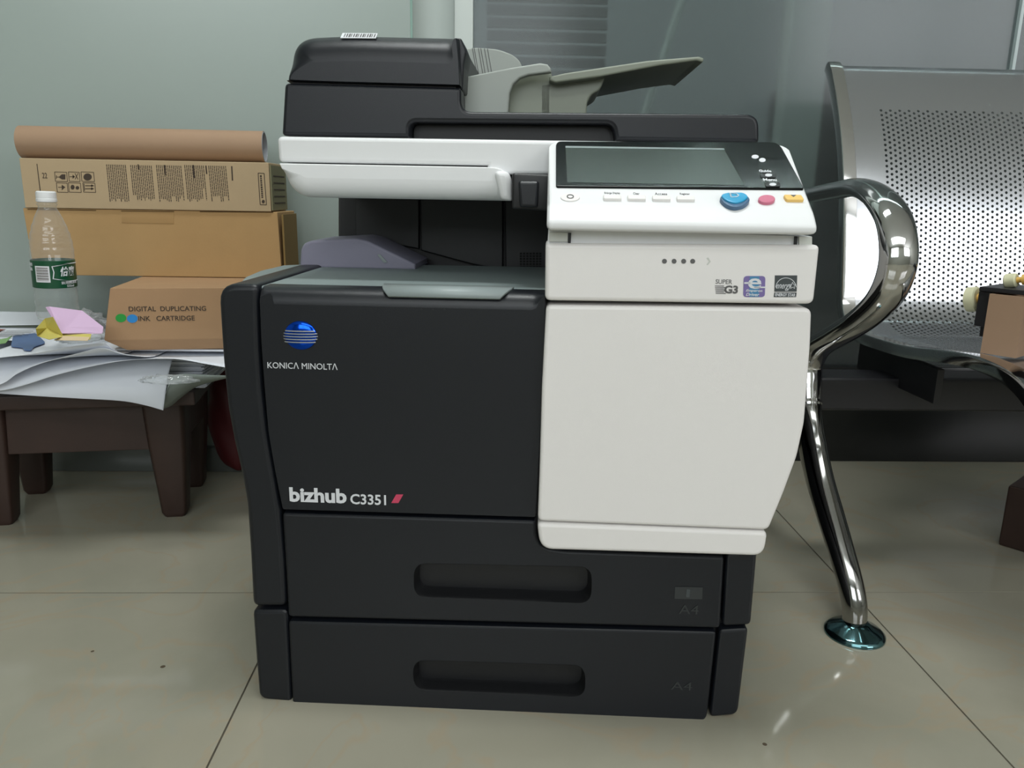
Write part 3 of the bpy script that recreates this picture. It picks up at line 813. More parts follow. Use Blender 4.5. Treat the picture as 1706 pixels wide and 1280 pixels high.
# curled corner hanging beside the drooping sheet, underside shade put into a grey colour
bm = bmesh.new(); n = 12
up_ = catmull([PW(1.175).at(*q) for q in ((283, 640), (284, 630), (300, 623), (335, 624), (385, 626))], 4)
lo_ = catmull([PW(1.215).at(*q) for q in ((272, 681), (285, 676), (302, 662), (330, 643), (385, 628))], 4)
g_ = [[bm.verts.new(a_.lerp(b_, t/6)+Vector((0, -.010*math.sin(t/6*math.pi), 0))) for a_, b_ in zip(up_, lo_)] for t in range(7)]
for a_, b_ in zip(g_, g_[1:]):
    for k in range(len(up_)-1): bm.faces.new((a_[k], a_[k+1], b_[k+1], b_[k]))
M_paper_shade = mat('shade_grey_paper', rgb(150, 160, 156), .75)  # white paper greyed for the shade on its underside
o = obj('paper_sheet', bm, M_paper_shade, wn=False, ang=70); sd = o.modifiers.new('thickness', 'SOLIDIFY'); sd.thickness = .0006
tag(o, 'curled sheet corner, its shaded underside painted grey, hanging at the right of the pile above the stool leg', 'paper', 'loose sheets on the stool')
zz_top = ZP+.0125
zz = ZP+.0135
M_photo = mat('red_brown_photo_print', rgb(150, 70, 56), .5, var=.6, vscale=40)
sheet('magazine_page', [(-.99, 1.285), (-.765, 1.29), (-.755, 1.40), (-.98, 1.42)], flat(zz+.001, .001), M_paper, 'white printed page with a red photograph at the far left of the stool', cat='paper')
mp = bpy.data.objects['magazine_page']
bm = newbox(-.98, -.835, 1.30, 1.375, zz+.0035, zz+.0039); o = obj('page_photo', bm, M_photo, mp, wn=False, label='red and brown photograph')
bm = bmesh.new()
for k in range(7): box(bm, -.825, -.78+.006*(k % 3), 1.305+k*.009, 1.307+k*.009, zz+.0034, zz+.0037)
obj('page_print', bm, M_print_g, mp, wn=False)
sheet('paper_sheet', [(-1.0, 1.40), (-.72, 1.40), (-.73, 1.475), (-1.0, 1.49)], lambda x, y, s, t: zz+.006+.012*t+.008*max(0, s-.5), M_paper, 'white sheet propped up at the back of the stool behind the bottle', 'loose sheets on the stool')
# blue sticker and green corner on the top sheet
tsheet = [o for o in COL.objects if o.get('label', '').startswith('topmost white sheet')][0]
PB = Plane(WORLD, (0, 0, zz+.001), X, Y)
M_bluepr = mat('blue_print', rgb(84, 110, 156), .4, var=.2, vscale=30); M_greenpr = mat('green_print', rgb(130, 170, 110), .6)
bs = rnd([(18, 578), (22, 560), (60, 556), (76, 572), (56, 579), (52, 585), (40, 584), (38, 580)], 3)
sp = slab(PB, px(PB, bs), .0, .0012, bevel=.0004)
tag(obj('sticker', sp, M_bluepr, wn=False), 'blue oval sticker on white paper at the far left of the stool', 'sticker')
sp = slab(PB, px(PB, [(-30, 578), (-30, 566), (2, 566), (12, 564), (20, 560), (10, 572)]), .0, .0008)
tag(obj('leaflet', sp, M_greenpr, wn=False), 'green leaflet corner at the left edge beside the blue sticker', 'leaflet')

# yellow and lilac slips in front of the bottle
def slip(name, pl, pts, th, m, label, cat='slip', group=None, tilt=0):
    o = obj(name, slab(pl, px(pl, pts), 0, th), m, wn=False)
    return tag(o, label, cat, group)
zq = zz+.001
def slip3(name, verts, faces, m, label, group=None, th=.0006):
    bm = bmesh.new(); vs = [bm.verts.new(v) for v in verts]
    for f in faces: bm.faces.new([vs[i] for i in f])
    o = obj(name, bm, m, wn=False, ang=5)
    for f in o.data.polygons: f.use_smooth = False
    sd = o.modifiers.new('thickness', 'SOLIDIFY'); sd.thickness = th; sd.offset = 0
    return tag(o, label, 'paper slip', group)
def pt(px_, py_, y): q = PW(y).at(px_, py_); return tuple(q)
# folded yellow slip (fan) and flat yellow, cream ones
slip3('paper_slip', [pt(62, 560, 1.10), pt(60, 548, 1.085), pt(75, 531, 1.135), pt(88, 528, 1.105), pt(106, 561, 1.105), pt(82, 566, 1.075), pt(78, 547, 1.12)],
      [(0, 1, 6), (1, 2, 6), (2, 3, 6), (3, 4, 6), (4, 5, 6), (5, 0, 6)], M_yellow, 'crumpled yellow slip standing up at the foot of the bottle', 'paper slips by the bottle')
slip3('paper_slip', [pt(96, 565, 1.10), pt(150, 566, 1.10), pt(153, 554, 1.12), pt(100, 556, 1.12)], [(0, 1, 2, 3)], M_yellow, 'flat yellow slip under the lilac slips', 'paper slips by the bottle')
slip3('paper_slip', [pt(90, 567, 1.095), pt(146, 568, 1.095), pt(150, 562, 1.105), pt(104, 560, 1.105)], [(0, 1, 2, 3)], M_cream, 'cream slip lowest of the slips by the bottle', 'paper slips by the bottle')
slip3('paper_slip', [pt(103, 556, 1.11), pt(76, 512, 1.13), pt(82, 511, 1.14), pt(112, 545, 1.125), pt(172, 554, 1.12), pt(172, 545, 1.14), pt(137, 518, 1.17)],
      [(0, 1, 2, 3), (0, 3, 4), (3, 6, 5, 4), (2, 6, 3)], M_pink, 'lilac slips folded and fanned in front of the bottle', 'paper slips by the bottle')
slip3('paper_slip', [pt(112, 557, 1.115), pt(170, 556, 1.115), pt(172, 548, 1.13), pt(112, 549, 1.13)], [(0, 1, 2, 3)], M_pink, 'flat lilac slip between the fanned slips and the yellow slip', 'paper slips by the bottle')

# clear plastic bag scraps
M_bag = clear_plastic('clear_plastic_film', (.95, .96, .97, 1), .12)
def bag(name, cx, cy, cz, rx, ry, rz, label, seed):
    rnd_ = random.Random(seed); bm = bmesh.new()
    bmesh.ops.create_icosphere(bm, subdivisions=4, radius=1)
    for v in bm.verts:
        c = v.co; k = 1+.16*math.sin(9*c.x+seed)*math.cos(8*c.y+3*c.z)+.10*math.sin(17*c.y+11*c.z*seed)
        v.co = Vector((c.x*rx*k, c.y*ry*k, c.z*rz*(k if c.z > 0 else .25)))+Vector((cx, cy, cz))
    return tag(obj(name, bm, M_bag, wn=False, ang=25), label, 'plastic bag')
bag('plastic_bag', -.652, 1.275, zz+.012, .035, .05, .038, 'crumpled clear plastic bag between the bottle and the ink cartridge carton', 3)
bag('plastic_bag', -.462, 1.128, ZP-.014, .040, .016, .009, 'small clear plastic wrapper under the front of the ink cartridge carton', 5)

# ------------------------------------------------------------------ cartons
def carton(name, x0, x1, y0, y1, z0, z1, m, rz, label, cat='box', pivot=None):
    cx, cy = (x0+x1)/2, (y0+y1)/2
    o = empty(name, (cx, cy, z0), rz); tag(o, label, cat)
    return o, cx, cy
# ink cartridge carton with chamfered ends
IR = R(8)
IM = Matrix.Translation((-.585, 1.18, .0)) @ Matrix.Rotation(IR, 4, 'Z')
PI_ = Plane(IM, (0, 0, 0), X, Z)
ZB = PI_.uv(300, 586)[1]; ZTI = PI_.uv(183, 480)[1]
ink = empty('ink_cartridge_carton', (-.585, 1.18, 0), IR); tag(ink, 'brown kraft carton lettered digital duplicating ink cartridge with green and blue dots', 'carton')
x_l = PI_.uv(183, 480)[0]
W = .26
prof = [(x_l, ZTI), (x_l-.016, ZB+.019), (x_l+.012, ZB+.001), (x_l+W-.012, ZB+.001), (x_l+W+.016, ZB+.019), (x_l+W, ZTI)]
bm = bmesh.new()
a = [bm.verts.new((u, 0 if v > ZB+.01 else .012, v)) for u, v in prof]
b = [bm.verts.new((u, .24, v)) for u, v in prof]
bm.faces.new([a[0], a[1], a[4], a[5]]); bm.faces.new([a[1], a[2], a[3], a[4]]); bm.faces.new(b[::-1])
for i in range(6): bm.faces.new((a[i-1], b[i-1], b[i], a[i]))
bmesh.ops.recalc_face_normals(bm, faces=bm.faces)
bmesh.ops.bevel(bm, geom=bm.edges[:], offset=.0015, segments=2, profile=.5, affect='EDGES')
ib = obj('carton_body', bm, M_card3, ink)
obj('carton_lettering', text_on(PI_, 'DIGITAL  DUPLICATING', (215, 519), (343, 510), bold=.01, w=.0001), M_print_dk, ink, wn=False)
obj('carton_lettering', text_on(PI_, 'INK   CARTRIDGE', (231, 535), (324, 526), bold=.01, w=.0001), M_print_dk, ink, wn=False)
M_gdot = mat('green_dot_print', rgb(30, 146, 54), .6); M_bdot = mat('blue_dot_print', rgb(34, 130, 200), .6)
obj('green_dot', slab(PI_, ell_px(PI_, 201.5, 530, 9, 7), 0, .0004), M_gdot, ink, wn=False)
obj('blue_dot', slab(PI_, ell_px(PI_, 220.5, 531, 9, 7), 0, .0005), M_bdot, ink, wn=False)
# small paper block that the carton stands on
tag(obj('paper_ream', newbox(-.575, -.36, 1.215, 1.42, ZP+.0135, ZB-.0001), M_paper, wn=False), 'short paper block hidden under the ink cartridge carton', 'paper', 'reams in the stool pile')

# plain golden carton on top of it
zc = ZTI+.0008
YB = 1.345; PB1 = Plane(WORLD, (0, YB, 0), X, Z)
pl0 = PB1.uv(38, 348); pl1 = PB1.uv(462, 352)
z_top = PB1.uv(250, 350)[1]
gold = empty('plain_carton', (-.55, YB, zc), 0); tag(gold, 'long plain golden cardboard carton, lowest of the stack against the wall', 'carton')
gold_in = Matrix.Translation((.55, -YB, -zc))
zb_ = zc
bm = bmesh.new()
xl, xr = pl0[0], pl1[0]; xlb = PB1.uv(56, 450)[0]
vs = [(xl, YB, z_top), (xr, YB, z_top), (xr+.002, YB, zb_), (xlb, YB, zb_), (xl, YB+.11, z_top), (xr+.002, YB+.11, z_top), (xr+.002, YB+.11, zb_), (xlb, YB+.11, zb_)]
vv = [bm.verts.new(v) for v in vs]
for f in ((0, 1, 2, 3), (4, 7, 6, 5), (0, 4, 5, 1), (3, 2, 6, 7), (0, 3, 7, 4), (1, 5, 6, 2)): bm.faces.new([vv[i] for i in f])
bmesh.ops.recalc_face_normals(bm, faces=bm.faces)
bmesh.ops.bevel(bm, geom=bm.edges[:], offset=.0015, segments=2, profile=.5, affect='EDGES')
bm.transform(gold_in)
obj('carton_body', bm, M_card, gold)
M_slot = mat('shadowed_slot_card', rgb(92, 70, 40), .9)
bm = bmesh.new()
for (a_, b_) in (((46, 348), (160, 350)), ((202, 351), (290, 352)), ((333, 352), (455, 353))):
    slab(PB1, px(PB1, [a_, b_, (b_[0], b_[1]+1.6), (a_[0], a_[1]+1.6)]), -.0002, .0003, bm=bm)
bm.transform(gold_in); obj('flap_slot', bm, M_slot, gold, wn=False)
M_card_fl = mat('golden_flap_card', rgb(170, 136, 90), .85)
bm = slab(PB1, px(PB1, [(203, 352.5), (290, 353.5), (290, 373), (203, 371.5)]), 0, .0006, bevel=.0003); bm.transform(gold_in)
obj('tuck_flap', bm, M_card_fl, gold, wn=False)
# open side flap at the right end
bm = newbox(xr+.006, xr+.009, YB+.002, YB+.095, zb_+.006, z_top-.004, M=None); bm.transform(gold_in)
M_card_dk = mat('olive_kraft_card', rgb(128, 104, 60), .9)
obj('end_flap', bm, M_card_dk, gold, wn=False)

# printed carton above
zc2 = z_top+.0005; YC = 1.342; PC = Plane(WORLD, (0, YC, 0), X, Z)
zt2 = PC.uv(240, 267)[1]
xa, xb = PC.uv(36, 300)[0], PC.uv(449, 300)[0]
prt = empty('printed_carton', (-.55, YC, zc2)); tag(prt, 'long pale cardboard carton printed with columns of small text and handling symbols', 'carton')
pin = Matrix.Translation((.55, -YC, -zc2))
bm = newbox(xa, xb, YC, YC+.1, zc2, zt2, bevel=.0015); bm.transform(pin); obj('carton_body', bm, M_card2, prt)
bm = newbox(xb+.0008, xb+.003, YC+.001, YC+.098, zc2+.002, zt2-.004); bm.transform(pin)
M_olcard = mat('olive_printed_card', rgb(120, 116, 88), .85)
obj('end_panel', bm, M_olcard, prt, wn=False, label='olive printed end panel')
PE = Plane(WORLD, (xb+.0031, 0, 0), Y, Z)
bm = bmesh.new()
for k in range(5): slab(PE, [(YC+.012, zt2-.02-k*.011), (YC+.085, zt2-.02-k*.011), (YC+.085, zt2-.022-k*.011), (YC+.012, zt2-.022-k*.011)], 0, .0003, bm=bm)
bm.transform(pin); obj('end_print', bm, M_print_dk, prt, wn=False)
def pq(x, y): return (x, y)
bm = bmesh.new(); lines = bmesh.new()
# five paragraphs, turned a quarter: each is a comb of thin vertical broken lines
rr = random.Random(4)
for (x0_, x1_, ytop, ybot) in ((177, 211, 274, 336), (217, 254, 275, 334), (260, 301, 275, 336), (307, 341, 275, 336), (347, 377, 276, 336)):
    x = x0_
    while x < x1_:
        y = ytop+(x-x0_)*.03; end = ybot-rr.choice([0, 0, 2, 5, 9, 22 if x1_-x < 12 else 4])
        sl = .10
        while y < end:
            L = rr.uniform(2.5, 7); y2 = min(y+L, end)
            slab(PC, px(PC, [(x+(y-ytop)*sl, y), (x+1.25+(y-ytop)*sl, y), (x+1.25+(y2-ytop)*sl, y2), (x+(y2-ytop)*sl, y2)]), 0, .0003, bm=bm)
            y = y2+rr.uniform(.5, 1.1)
        x += 3.1
for (x, ya, yb2) in ((229, 274, 283), (273, 275, 292), (321, 275, 297), (385, 277, 301), (342, 276, 290)):
    slab(PC, px(PC, [(x, ya), (x+2.2, ya), (x+3.5, yb2), (x+1.3, yb2)]), 0, .0003, bm=bm)
bm.transform(pin); obj('carton_lettering', bm, M_print_dk, prt, wn=False)
bm = slab(PC, px(PC, [(61, 273), (62.2, 273), (68, 319), (66.6, 319)]), 0, .0003)
bm.transform(pin); obj('printed_rule', bm, M_print_dk, prt, wn=False)
bm = text_on(PC, '22', (71, 297), (78, 288), w=.0001, turn=0)
bm.transform(pin); obj('carton_lettering', bm, M_print_dk, prt, wn=False)
# handling symbols: frames and pictograms
bm = bmesh.new()
def seg(p, q, wpx=1.0, pl=PC):
    d = Vector((q[0]-p[0], q[1]-p[1])); n = Vector((-d.y, d.x)).normalized()*wpx/2
    slab(pl, px(pl, [(p[0]+n.x, p[1]+n.y), (q[0]+n.x, q[1]+n.y), (q[0]-n.x, q[1]-n.y), (p[0]-n.x, p[1]-n.y)]), 0, .0003, bm=bm)
def quad(x0_, y0_, x1_, y1_, w_=.9):
    P = [(x0_, y0_), (x1_, y0_+.6), (x1_+1.5, y1_+.6), (x0_+1.5, y1_)]
    for i in range(4): seg(P[i-1], P[i], w_)
for i, (a_, b_) in enumerate(((91, 111), (114, 132), (135, 156))): quad(a_, 286.5, b_, 302)
for i, (a_, b_) in enumerate(((94, 112), (114, 134), (138, 158))): quad(a_, 304.5, b_, 320)
# fragile glass on its side, twin arrows, umbrella, no-step ring
seg((94, 295), (99, 295)); seg((94, 292), (94, 298)); slab(PC, px(PC, [(99, 294), (103, 290.5), (109, 290.5), (109, 299), (103, 299), (99, 296)]), 0, .0003, bm=bm)
seg((116, 294.5), (124, 294.5)); slab(PC, px(PC, [(121, 291), (125, 294.5), (121, 298)]), 0, .0003, bm=bm); seg((125, 289), (130, 299)); seg((130, 289), (125, 299))
slab(PC, ell_px(PC, 146, 295, 7, 6, 18), 0, .0002, bm=bm)
seg((97, 312), (104, 312)); slab(PC, px(PC, [(103, 308), (109, 312), (103, 317)]), 0, .0003, bm=bm)
slab(PC, ell_px(PC, 121, 312, 3.4, 4, 12), 0, .0003, bm=bm); slab(PC, ell_px(PC, 129, 313, 3, 3, 12), 0, .0003, bm=bm)
for yy in (309.5, 314.5):
    seg((142, yy), (154, yy), 1.4); slab(PC, px(PC, [(152, yy-2.2), (157, yy), (152, yy+2.2)]), 0, .0003, bm=bm)
seg((140, 306), (141, 318), 1.2)
bm.transform(pin); obj('handling_symbols', bm, M_print_dk, prt, wn=False)
bm = bmesh.new()
P = [(430, 288.5), (440, 289), (444, 341.5), (433.5, 341)]
for i in range(4): seg(P[i-1], P[i], 1.2)
x = 434.5; y = 292
while y < 330:
    y2 = y+rr.uniform(1.8, 3.6); seg((x+(y-292)*.07, y), (x+(y2-292)*.07, y2), 3.0); y = y2+.9
slab(PC, ell_px(PC, 438.7, 336, 2.6, 3, 12), 0, .0003, bm=bm)
bm.transform(pin); obj('part_number_panel', bm, M_print_dk, prt, wn=False)

# cardboard tube on top
TR = .0262
pa = PW(1.385).at(44, 240); pb = PW(1.385).at(436, 243)
tube_o = empty('cardboard_tube', (-.55, 1.385, zt2+TR+.0006), 0)
tag(tube_o, 'brown paper mailing tube lying on top of the printed carton', 'tube')
xa2, xb2 = pa.x, pb.x
def ring_tube(ro, ri, x0_, x1_):
    bm = bmesh.new(); n = 48; rs = []
    for (r_, x_) in ((ro, x0_), (ro, x1_), (ri, x1_), (ri, x0_)):
        rs.append([bm.verts.new((x_+.55, r_*math.cos(2*math.pi*k/n), r_*math.sin(2*math.pi*k/n))) for k in range(n)])
    for i in range(4):
        for k in range(n): bm.faces.new((rs[i-1][k], rs[i-1][(k+1) % n], rs[i][(k+1) % n], rs[i][k]))
    bmesh.ops.recalc_face_normals(bm, faces=bm.faces); return bm
obj('tube_wall', ring_tube(TR, TR-.0008, xa2, xb2), M_tube, tube_o)
obj('tube_lining', ring_tube(TR-.0009, TR-.0028, xa2+.0005, xb2+.0006), M_tubein, tube_o, label='grey paper lining')
tube_o.rotation_euler = (0, R(-.2), R(5))
tube_o.location.y = 1.39

# ------------------------------------------------------------------ water bottle
BY = 1.19
b0 = PW(BY).at(98, 533); b1 = PW(BY).at(76, 318)
H_ = (b1.z-b0.z)
bx = b0.x; tiltb = math.atan2(b1.x-b0.x, H_)
bot = empty('water_bottle', (b0.x, BY, b0.z), 0); bot.rotation_euler = (0, tiltb, 0)
tag(bot, 'clear plastic water bottle with white cap and green label standing on the papers', 'bottle')
s = H_/.205
M_pet = clear_plastic('clear_bottle_plastic', (.96, .975, .975, 1), .07)
prof = [(0, .004), (.014, .003), (.024, 0), (.0295, .004), (.0312, .012), (.0312, .022), (.0300, .026), (.0312, .030), (.0312, .048), (.0300, .052), (.0304, .054), (.0304, .098), (.0312, .100), (.0315, .106)]
for k in range(20):
    t = k/19; z = .110+t*.068
    r_ = .0312*(1-t)**.62*.62+.0312*.38 if False else .0125+(.0312-.0125)*math.cos(t*math.pi/2)**.85
    r_ += .0006*math.sin(t*34)*(1 if t < .75 else .2)
    prof.append((max(r_, .0128), z))
prof += [(.0128, .182), (.0145, .1835), (.0145, .1855), (.0125, .187), (.0125, .192)]
obj('bottle_body', lathe([(a*s, z*s) for a, z in prof], 48), M_pet, bot, wn=False, ang=60)
capp = [(0, .2045), (.0125, .2045), (.0142, .203), (.0145, .201), (.0145, .193), (.0149, .1925), (.0149, .1885), (.0130, .1875)]
bm = lathe([(a*s, z*s) for a, z in capp], 48)
obj('bottle_cap', bm, M_white2, bot, label='white screw cap')
M_lab = mat('dark_green_label', rgb(18, 74, 48), .3, alpha=1)
lr = .0317*s
lb = obj('bottle_label', lathe([(.0309*s, .0545*s), (lr, .055*s), (lr, .0975*s), (.0309*s, .098*s)], 64), M_lab, bot, wn=False, label='dark green wrap label')
def wrap(bm, r_):
    """bend flat lettering (x = arc length, z = height, y = thickness) round the label"""
    for v in bm.verts:
        a_ = v.co.x/r_-math.pi/2; q = r_+v.co.z
        v.co = Vector((q*math.cos(a_), q*math.sin(a_), v.co.y))
    return bm
FL = Plane(WORLD, (0, 0, 0), X, Y)   # flat label space, thickness along z
def cut_fine(bm):
    bmesh.ops.subdivide_edges(bm, edges=[e for e in bm.edges if e.calc_length() > .004], cuts=6)
    return bm
z0l = .055*s; hl = .0425*s
def curved(bm, u0, u1, v0, v1, h0, h1, r_=lr, n=10):
    rr_ = [[bm.verts.new(((r_+h)*math.cos(u/r_-math.pi/2), (r_+h)*math.sin(u/r_-math.pi/2), v)) for (h, v) in ((h0, v0), (h1, v0), (h1, v1), (h0, v1))] for u in [u0+(u1-u0)*k/n for k in range(n+1)]]
    for a_, b_ in zip(rr_, rr_[1:]):
        for k in range(4): bm.faces.new((a_[k-1], a_[k], b_[k], b_[k-1]))
    bm.faces.new(rr_[0]); bm.faces.new(rr_[-1][::-1]); bmesh.ops.recalc_face_normals(bm, faces=bm.faces); return bm
obj('barcode_patch', curved(bmesh.new(), -.012, .009, z0l+hl*.22, z0l+hl*.82, 0, .0003), M_print_w, lb, wn=False, label='white barcode patch')
bm = bmesh.new()
for k in range(15): curved(bm, -.010, .007, z0l+hl*(.28+k*.033), z0l+hl*(.28+k*.033)+.0003*(1+k % 3), .0003, .0004)
obj('barcode', bm, M_print_dk, lb, wn=False)
bm = bmesh.new()
for (a_, b_) in (((.012, .82), (.060, .92)), ((.012, .38), (.060, .26))):
    slab(FL, [(a_[0], z0l+hl*a_[1]), (.034, z0l+hl*b_[1]), (b_[0], z0l+hl*b_[1]), (b_[0], z0l+hl*b_[1]-.0012), (.034, z0l+hl*b_[1]-.0012), (a_[0], z0l+hl*a_[1]-.0012)], .0003, .0005, bm=bm)
slab(FL, [(.012, z0l+hl*.82), (.0133, z0l+hl*.82), (.015, z0l+hl*.6), (.0133, z0l+hl*.36), (.012, z0l+hl*.36), (.0137, z0l+hl*.6)], .0003, .0005, bm=bm)
text_on(FL, '\u6021\u5bf6', (.0225, z0l+hl*.44), (.046, z0l+hl*.80), uv=True, th=.0003, w=.0003, bold=.03, shear=.25, bm=bm)
text_on(FL, '\u98f2\u7528\u7d14\u6de8\u6c34', (.0225, z0l+hl*.14), (.050, z0l+hl*.25), uv=True, th=.0003, w=.0003, bm=bm)
text_on(FL, '555ml', (.030, z0l+hl*.03), (.042, z0l+hl*.11), uv=True, th=.0003, w=.0003, bm=bm)
obj('label_lettering', wrap(cut_fine(bm), lr), M_print_w, lb, wn=False)
bm = bmesh.new()
text_on(FL, '\u7d14\u6de8\u6c34', (-.034, z0l+hl*.62), (-.018, z0l+hl*.76), uv=True, th=.0003, w=.0003, bm=bm)
text_on(FL, '\u98f2\u7528', (-.034, z0l+hl*.80), (-.018, z0l+hl*.93), uv=True, th=.0003, w=.0003, bm=bm)
obj('label_lettering', wrap(cut_fine(bm), lr), M_print_w, lb, wn=False)

# red bag on the floor behind the copier's left side
M_redbag = mat('dark_red_plastic', rgb(84, 24, 28), .5)
bm = bmesh.new(); bmesh.ops.create_icosphere(bm, subdivisions=4, radius=1)
for v in bm.verts:
    c = v.co; k = 1+.06*math.sin(5*c.x+7*c.z)
    v.co = Vector((c.x*.042*k-.497, c.y*.016*k+1.487, .115+c.z*.107*k))
o = obj('red_bag', bm, M_redbag, wn=False, ang=60); tag(o, 'dark red plastic bag on the floor between the stool and the copier', 'bag')

# ------------------------------------------------------------------ steel waiting bench
PX = lambda x: Plane(WORLD, (x, 0, 0), Y, Z)
bench = empty('waiting_bench', (.57, 1.1, 0))
tag(bench, 'perforated steel waiting bench seat with looped chrome armrest right of the copier', 'bench')
BO = Matrix.Translation((-.57, -1.1, 0))
def bpart(name, bm, m, parent=bench, **k):
    bm.transform(BO); return obj(name, bm, m, parent, **k)
PS = PX(.57)
def pp(x, y, pl=PS): q = pl.at(x, y); return (q.y, q.z)
# side profile of the shell, from the top lip of the back to the waterfall front
side = [(1.383, .771), (1.368, .757), (1.338, .713), (1.303, .649), (1.277, .583), (1.261, .527), (1.249, .471), (1.240, .425), (1.231, .390), (1.212, .364), (1.175, .352), (1.13, .3495), (1.02, .354), (.93, .366), (.86, .3705), (.80, .363), (.755, .338), (.73, .305)]
crv = catmull([(0, a, b) for a, b in side], 10)
# resample by arc length
def resample(c, step):
    d = [0]
    for a, b in zip(c, c[1:]): d.append(d[-1]+(b-a).length)
    n = int(d[-1]/step); out = []; k = 0
    for i in range(n+1):
        t = i*step
        while k < len(d)-2 and d[k+1] < t: k += 1
        f = (t-d[k])/(d[k+1]-d[k]); out.append(c[k].lerp(c[k+1], f))
    return out
ST = .0045
cv = resample(crv, ST)
XL, XR_ = .592, 1.12
cw = .0078
xh0 = .642; ncol = int((1.085-xh0)/cw)
z_hi = PX(.64).at(1466, 176).z
ilo = next(i for i, p in enumerate(cv) if p.z < z_hi); 
ihi = next(i for i, p in enumerate(cv) if p.z < pp(1470, 566, PX(.66))[1] and i > ilo) if any(p.z < pp(1470, 566, PX(.66))[1] for p in cv) else ilo+88
if (ihi-ilo) % 2: ihi += 1
def tn(i):
    a = cv[max(i-1, 0)]; b = cv[min(i+1, len(cv)-1)]; t = (b-a).normalized(); return t
bm = bmesh.new(); vc = {}
def V(x, i):
    k = (round(x, 6), i)
    if k not in vc: vc[k] = bm.verts.new((x, cv[i].y, cv[i].z))
    return vc[k]
cols = [xh0+cw*k for k in range(ncol+1)]
rH = .00235
for c in range(ncol):
    xl_, xr2 = cols[c], cols[c+1]; xm = (xl_+xr2)/2
    i = ilo
    if c % 2:
        bm.faces.new((V(xl_, i), V(xl_, i+1), V(xr2, i+1), V(xr2, i))); i += 1
    while i+2 <= ihi:
        cen = Vector((xm, cv[i+1].y, cv[i+1].z)); t = tn(i+1)
        outer = [V(xl_, i), V(xl_, i+1), V(xl_, i+2), V(xr2, i+2), V(xr2, i+1), V(xr2, i)]
        hole = []
        for k in range(12):
            a = R(150-30*k+0); hole.append(bm.verts.new(cen+Vector((-1, 0, 0))*0+X*rH*math.cos(R(135+30*k))+t*rH*-math.sin(R(135+30*k))))
        # angles: 135deg = up-left, going counter clockwise to lower-left etc.
        h = hole
        ol = outer   # TL, ML, BL, BR, MR, TR
        # hole index: 0 up-left(135) ..., 6 lower-right(315)
        bm.faces.new((ol[0], ol[1], h[2], h[1], h[0]))          # left upper
        bm.faces.new((ol[1], ol[2], h[3], h[2]))
        bm.faces.new((ol[2], ol[3], h[6], h[5], h[4], h[3]))
        bm.faces.new((ol[3], ol[4], h[8], h[7], h[6]))
        bm.faces.new((ol[4], ol[5], h[9], h[8]))
        bm.faces.new((ol[5], ol[0], h[0], h[11], h[10], h[9]))
        i += 2
    while i < ihi:
        bm.faces.new((V(xl_, i), V(xl_, i+1), V(xr2, i+1), V(xr2, i))); i += 1
edge = [XL, XL+.02, xh0]; edge2 = [cols[-1], 1.10, XR_]
for i in range(len(cv)-1):
    xs = edge[:] 
    for a, b in zip(edge, edge[1:]): bm.faces.new((V(a, i), V(a, i+1), V(b, i+1), V(b, i)))
    for a, b in zip(edge2, edge2[1:]): bm.faces.new((V(a, i), V(a, i+1), V(b, i+1), V(b, i)))
    if i < ilo or i >= ihi:
        for a, b in zip(cols, cols[1:]): bm.faces.new((V(a, i), V(a, i+1), V(b, i+1), V(b, i)))
bmesh.ops.recalc_face_normals(bm, faces=bm.faces)
sh = bpart('seat_shell', bm, M_steel, wn=False, ang=50)
sd = sh.modifiers.new('thickness', 'SOLIDIFY'); sd.thickness = .0015; sd.offset = 0
es_m = sh.modifiers.new('crease', 'EDGE_SPLIT'); es_m.split_angle = R(40)
# chrome edge trims
for x0_ in (.570, 1.12):
    bm = bmesh.new(); rings = []
    c2 = cv[::2]
    for i, p in enumerate(c2):
        t = (c2[min(i+1, len(c2)-1)]-c2[max(i-1, 0)]).normalized(); n = Vector((0, t.z, -t.y))
        if n.y > 0 and abs(n.y) > .5: n = -n
        wdt = .024
        base = Vector((0, p.y, p.z))
        q = []
        for (a, b) in ((0, -.009), (0, .004), (.002, .0070), (.012, .0076), (wdt-.002, .0070), (wdt, .004), (wdt, -.009)):
            q.append(bm.verts.new(base+X*(x0_+a)+(-n if False else n)*b))
        rings.append(q)
    for a, b in zip(rings, rings[1:]):
        for k in range(7): bm.faces.new((a[k-1], a[k], b[k], b[k-1]))
    bm.faces.new(rings[0]); bm.faces.new(rings[-1][::-1])
    bmesh.ops.recalc_face_normals(bm, faces=bm.faces)
    bpart('edge_trim', bm, M_chrome, ang=40)
# armrest loop
AX = .465; PA = PX(AX)
ap = [(1300, 327), (1345, 326), (1390, 318), (1430, 313), (1462, 327), (1487, 360), (1497, 405), (1494, 450), (1475, 495), (1440, 530), (1400, 556), (1365, 577), (1349, 605), (1347, 640), (1347, 676)]
path = catmull([PA.at(*q) for q in ap], 8)
n = len(path)
bpart('armrest', tube(path, interp([.015, .017, .020, .022, .022, .022, .021, .020, .019, .018], n), interp([.011, .011, .012, .013, .014, .014, .014, .015, .016, .016], n), X, 28), M_chrome, ang=60)
lp = [(1348, 674), (1349, 700), (1354, 745), (1366, 800), (1384, 860), (1402, 920), (1416, 970), (1423, 1005), (1424, 1030)]
PFl = Plane(WORLD, (0, 0, .012), X, Y)
foot = PFl.at(1425, 1043)
lpath = catmull([PX(AX+(foot.x-AX)*max(0, min(1, (q[1]-700)/330))).at(*q) for q in lp], 6)
lpath[-1].z = .013
n = len(lpath)
bpart('leg', tube(lpath, interp([.0165, .017, .018, .018, .018, .017, .0165, .016, .0155], n), interp([.016, .021, .026, .023, .019, .017, .016, .0155, .015], n), X, 26), M_chrome_dk, ang=60)
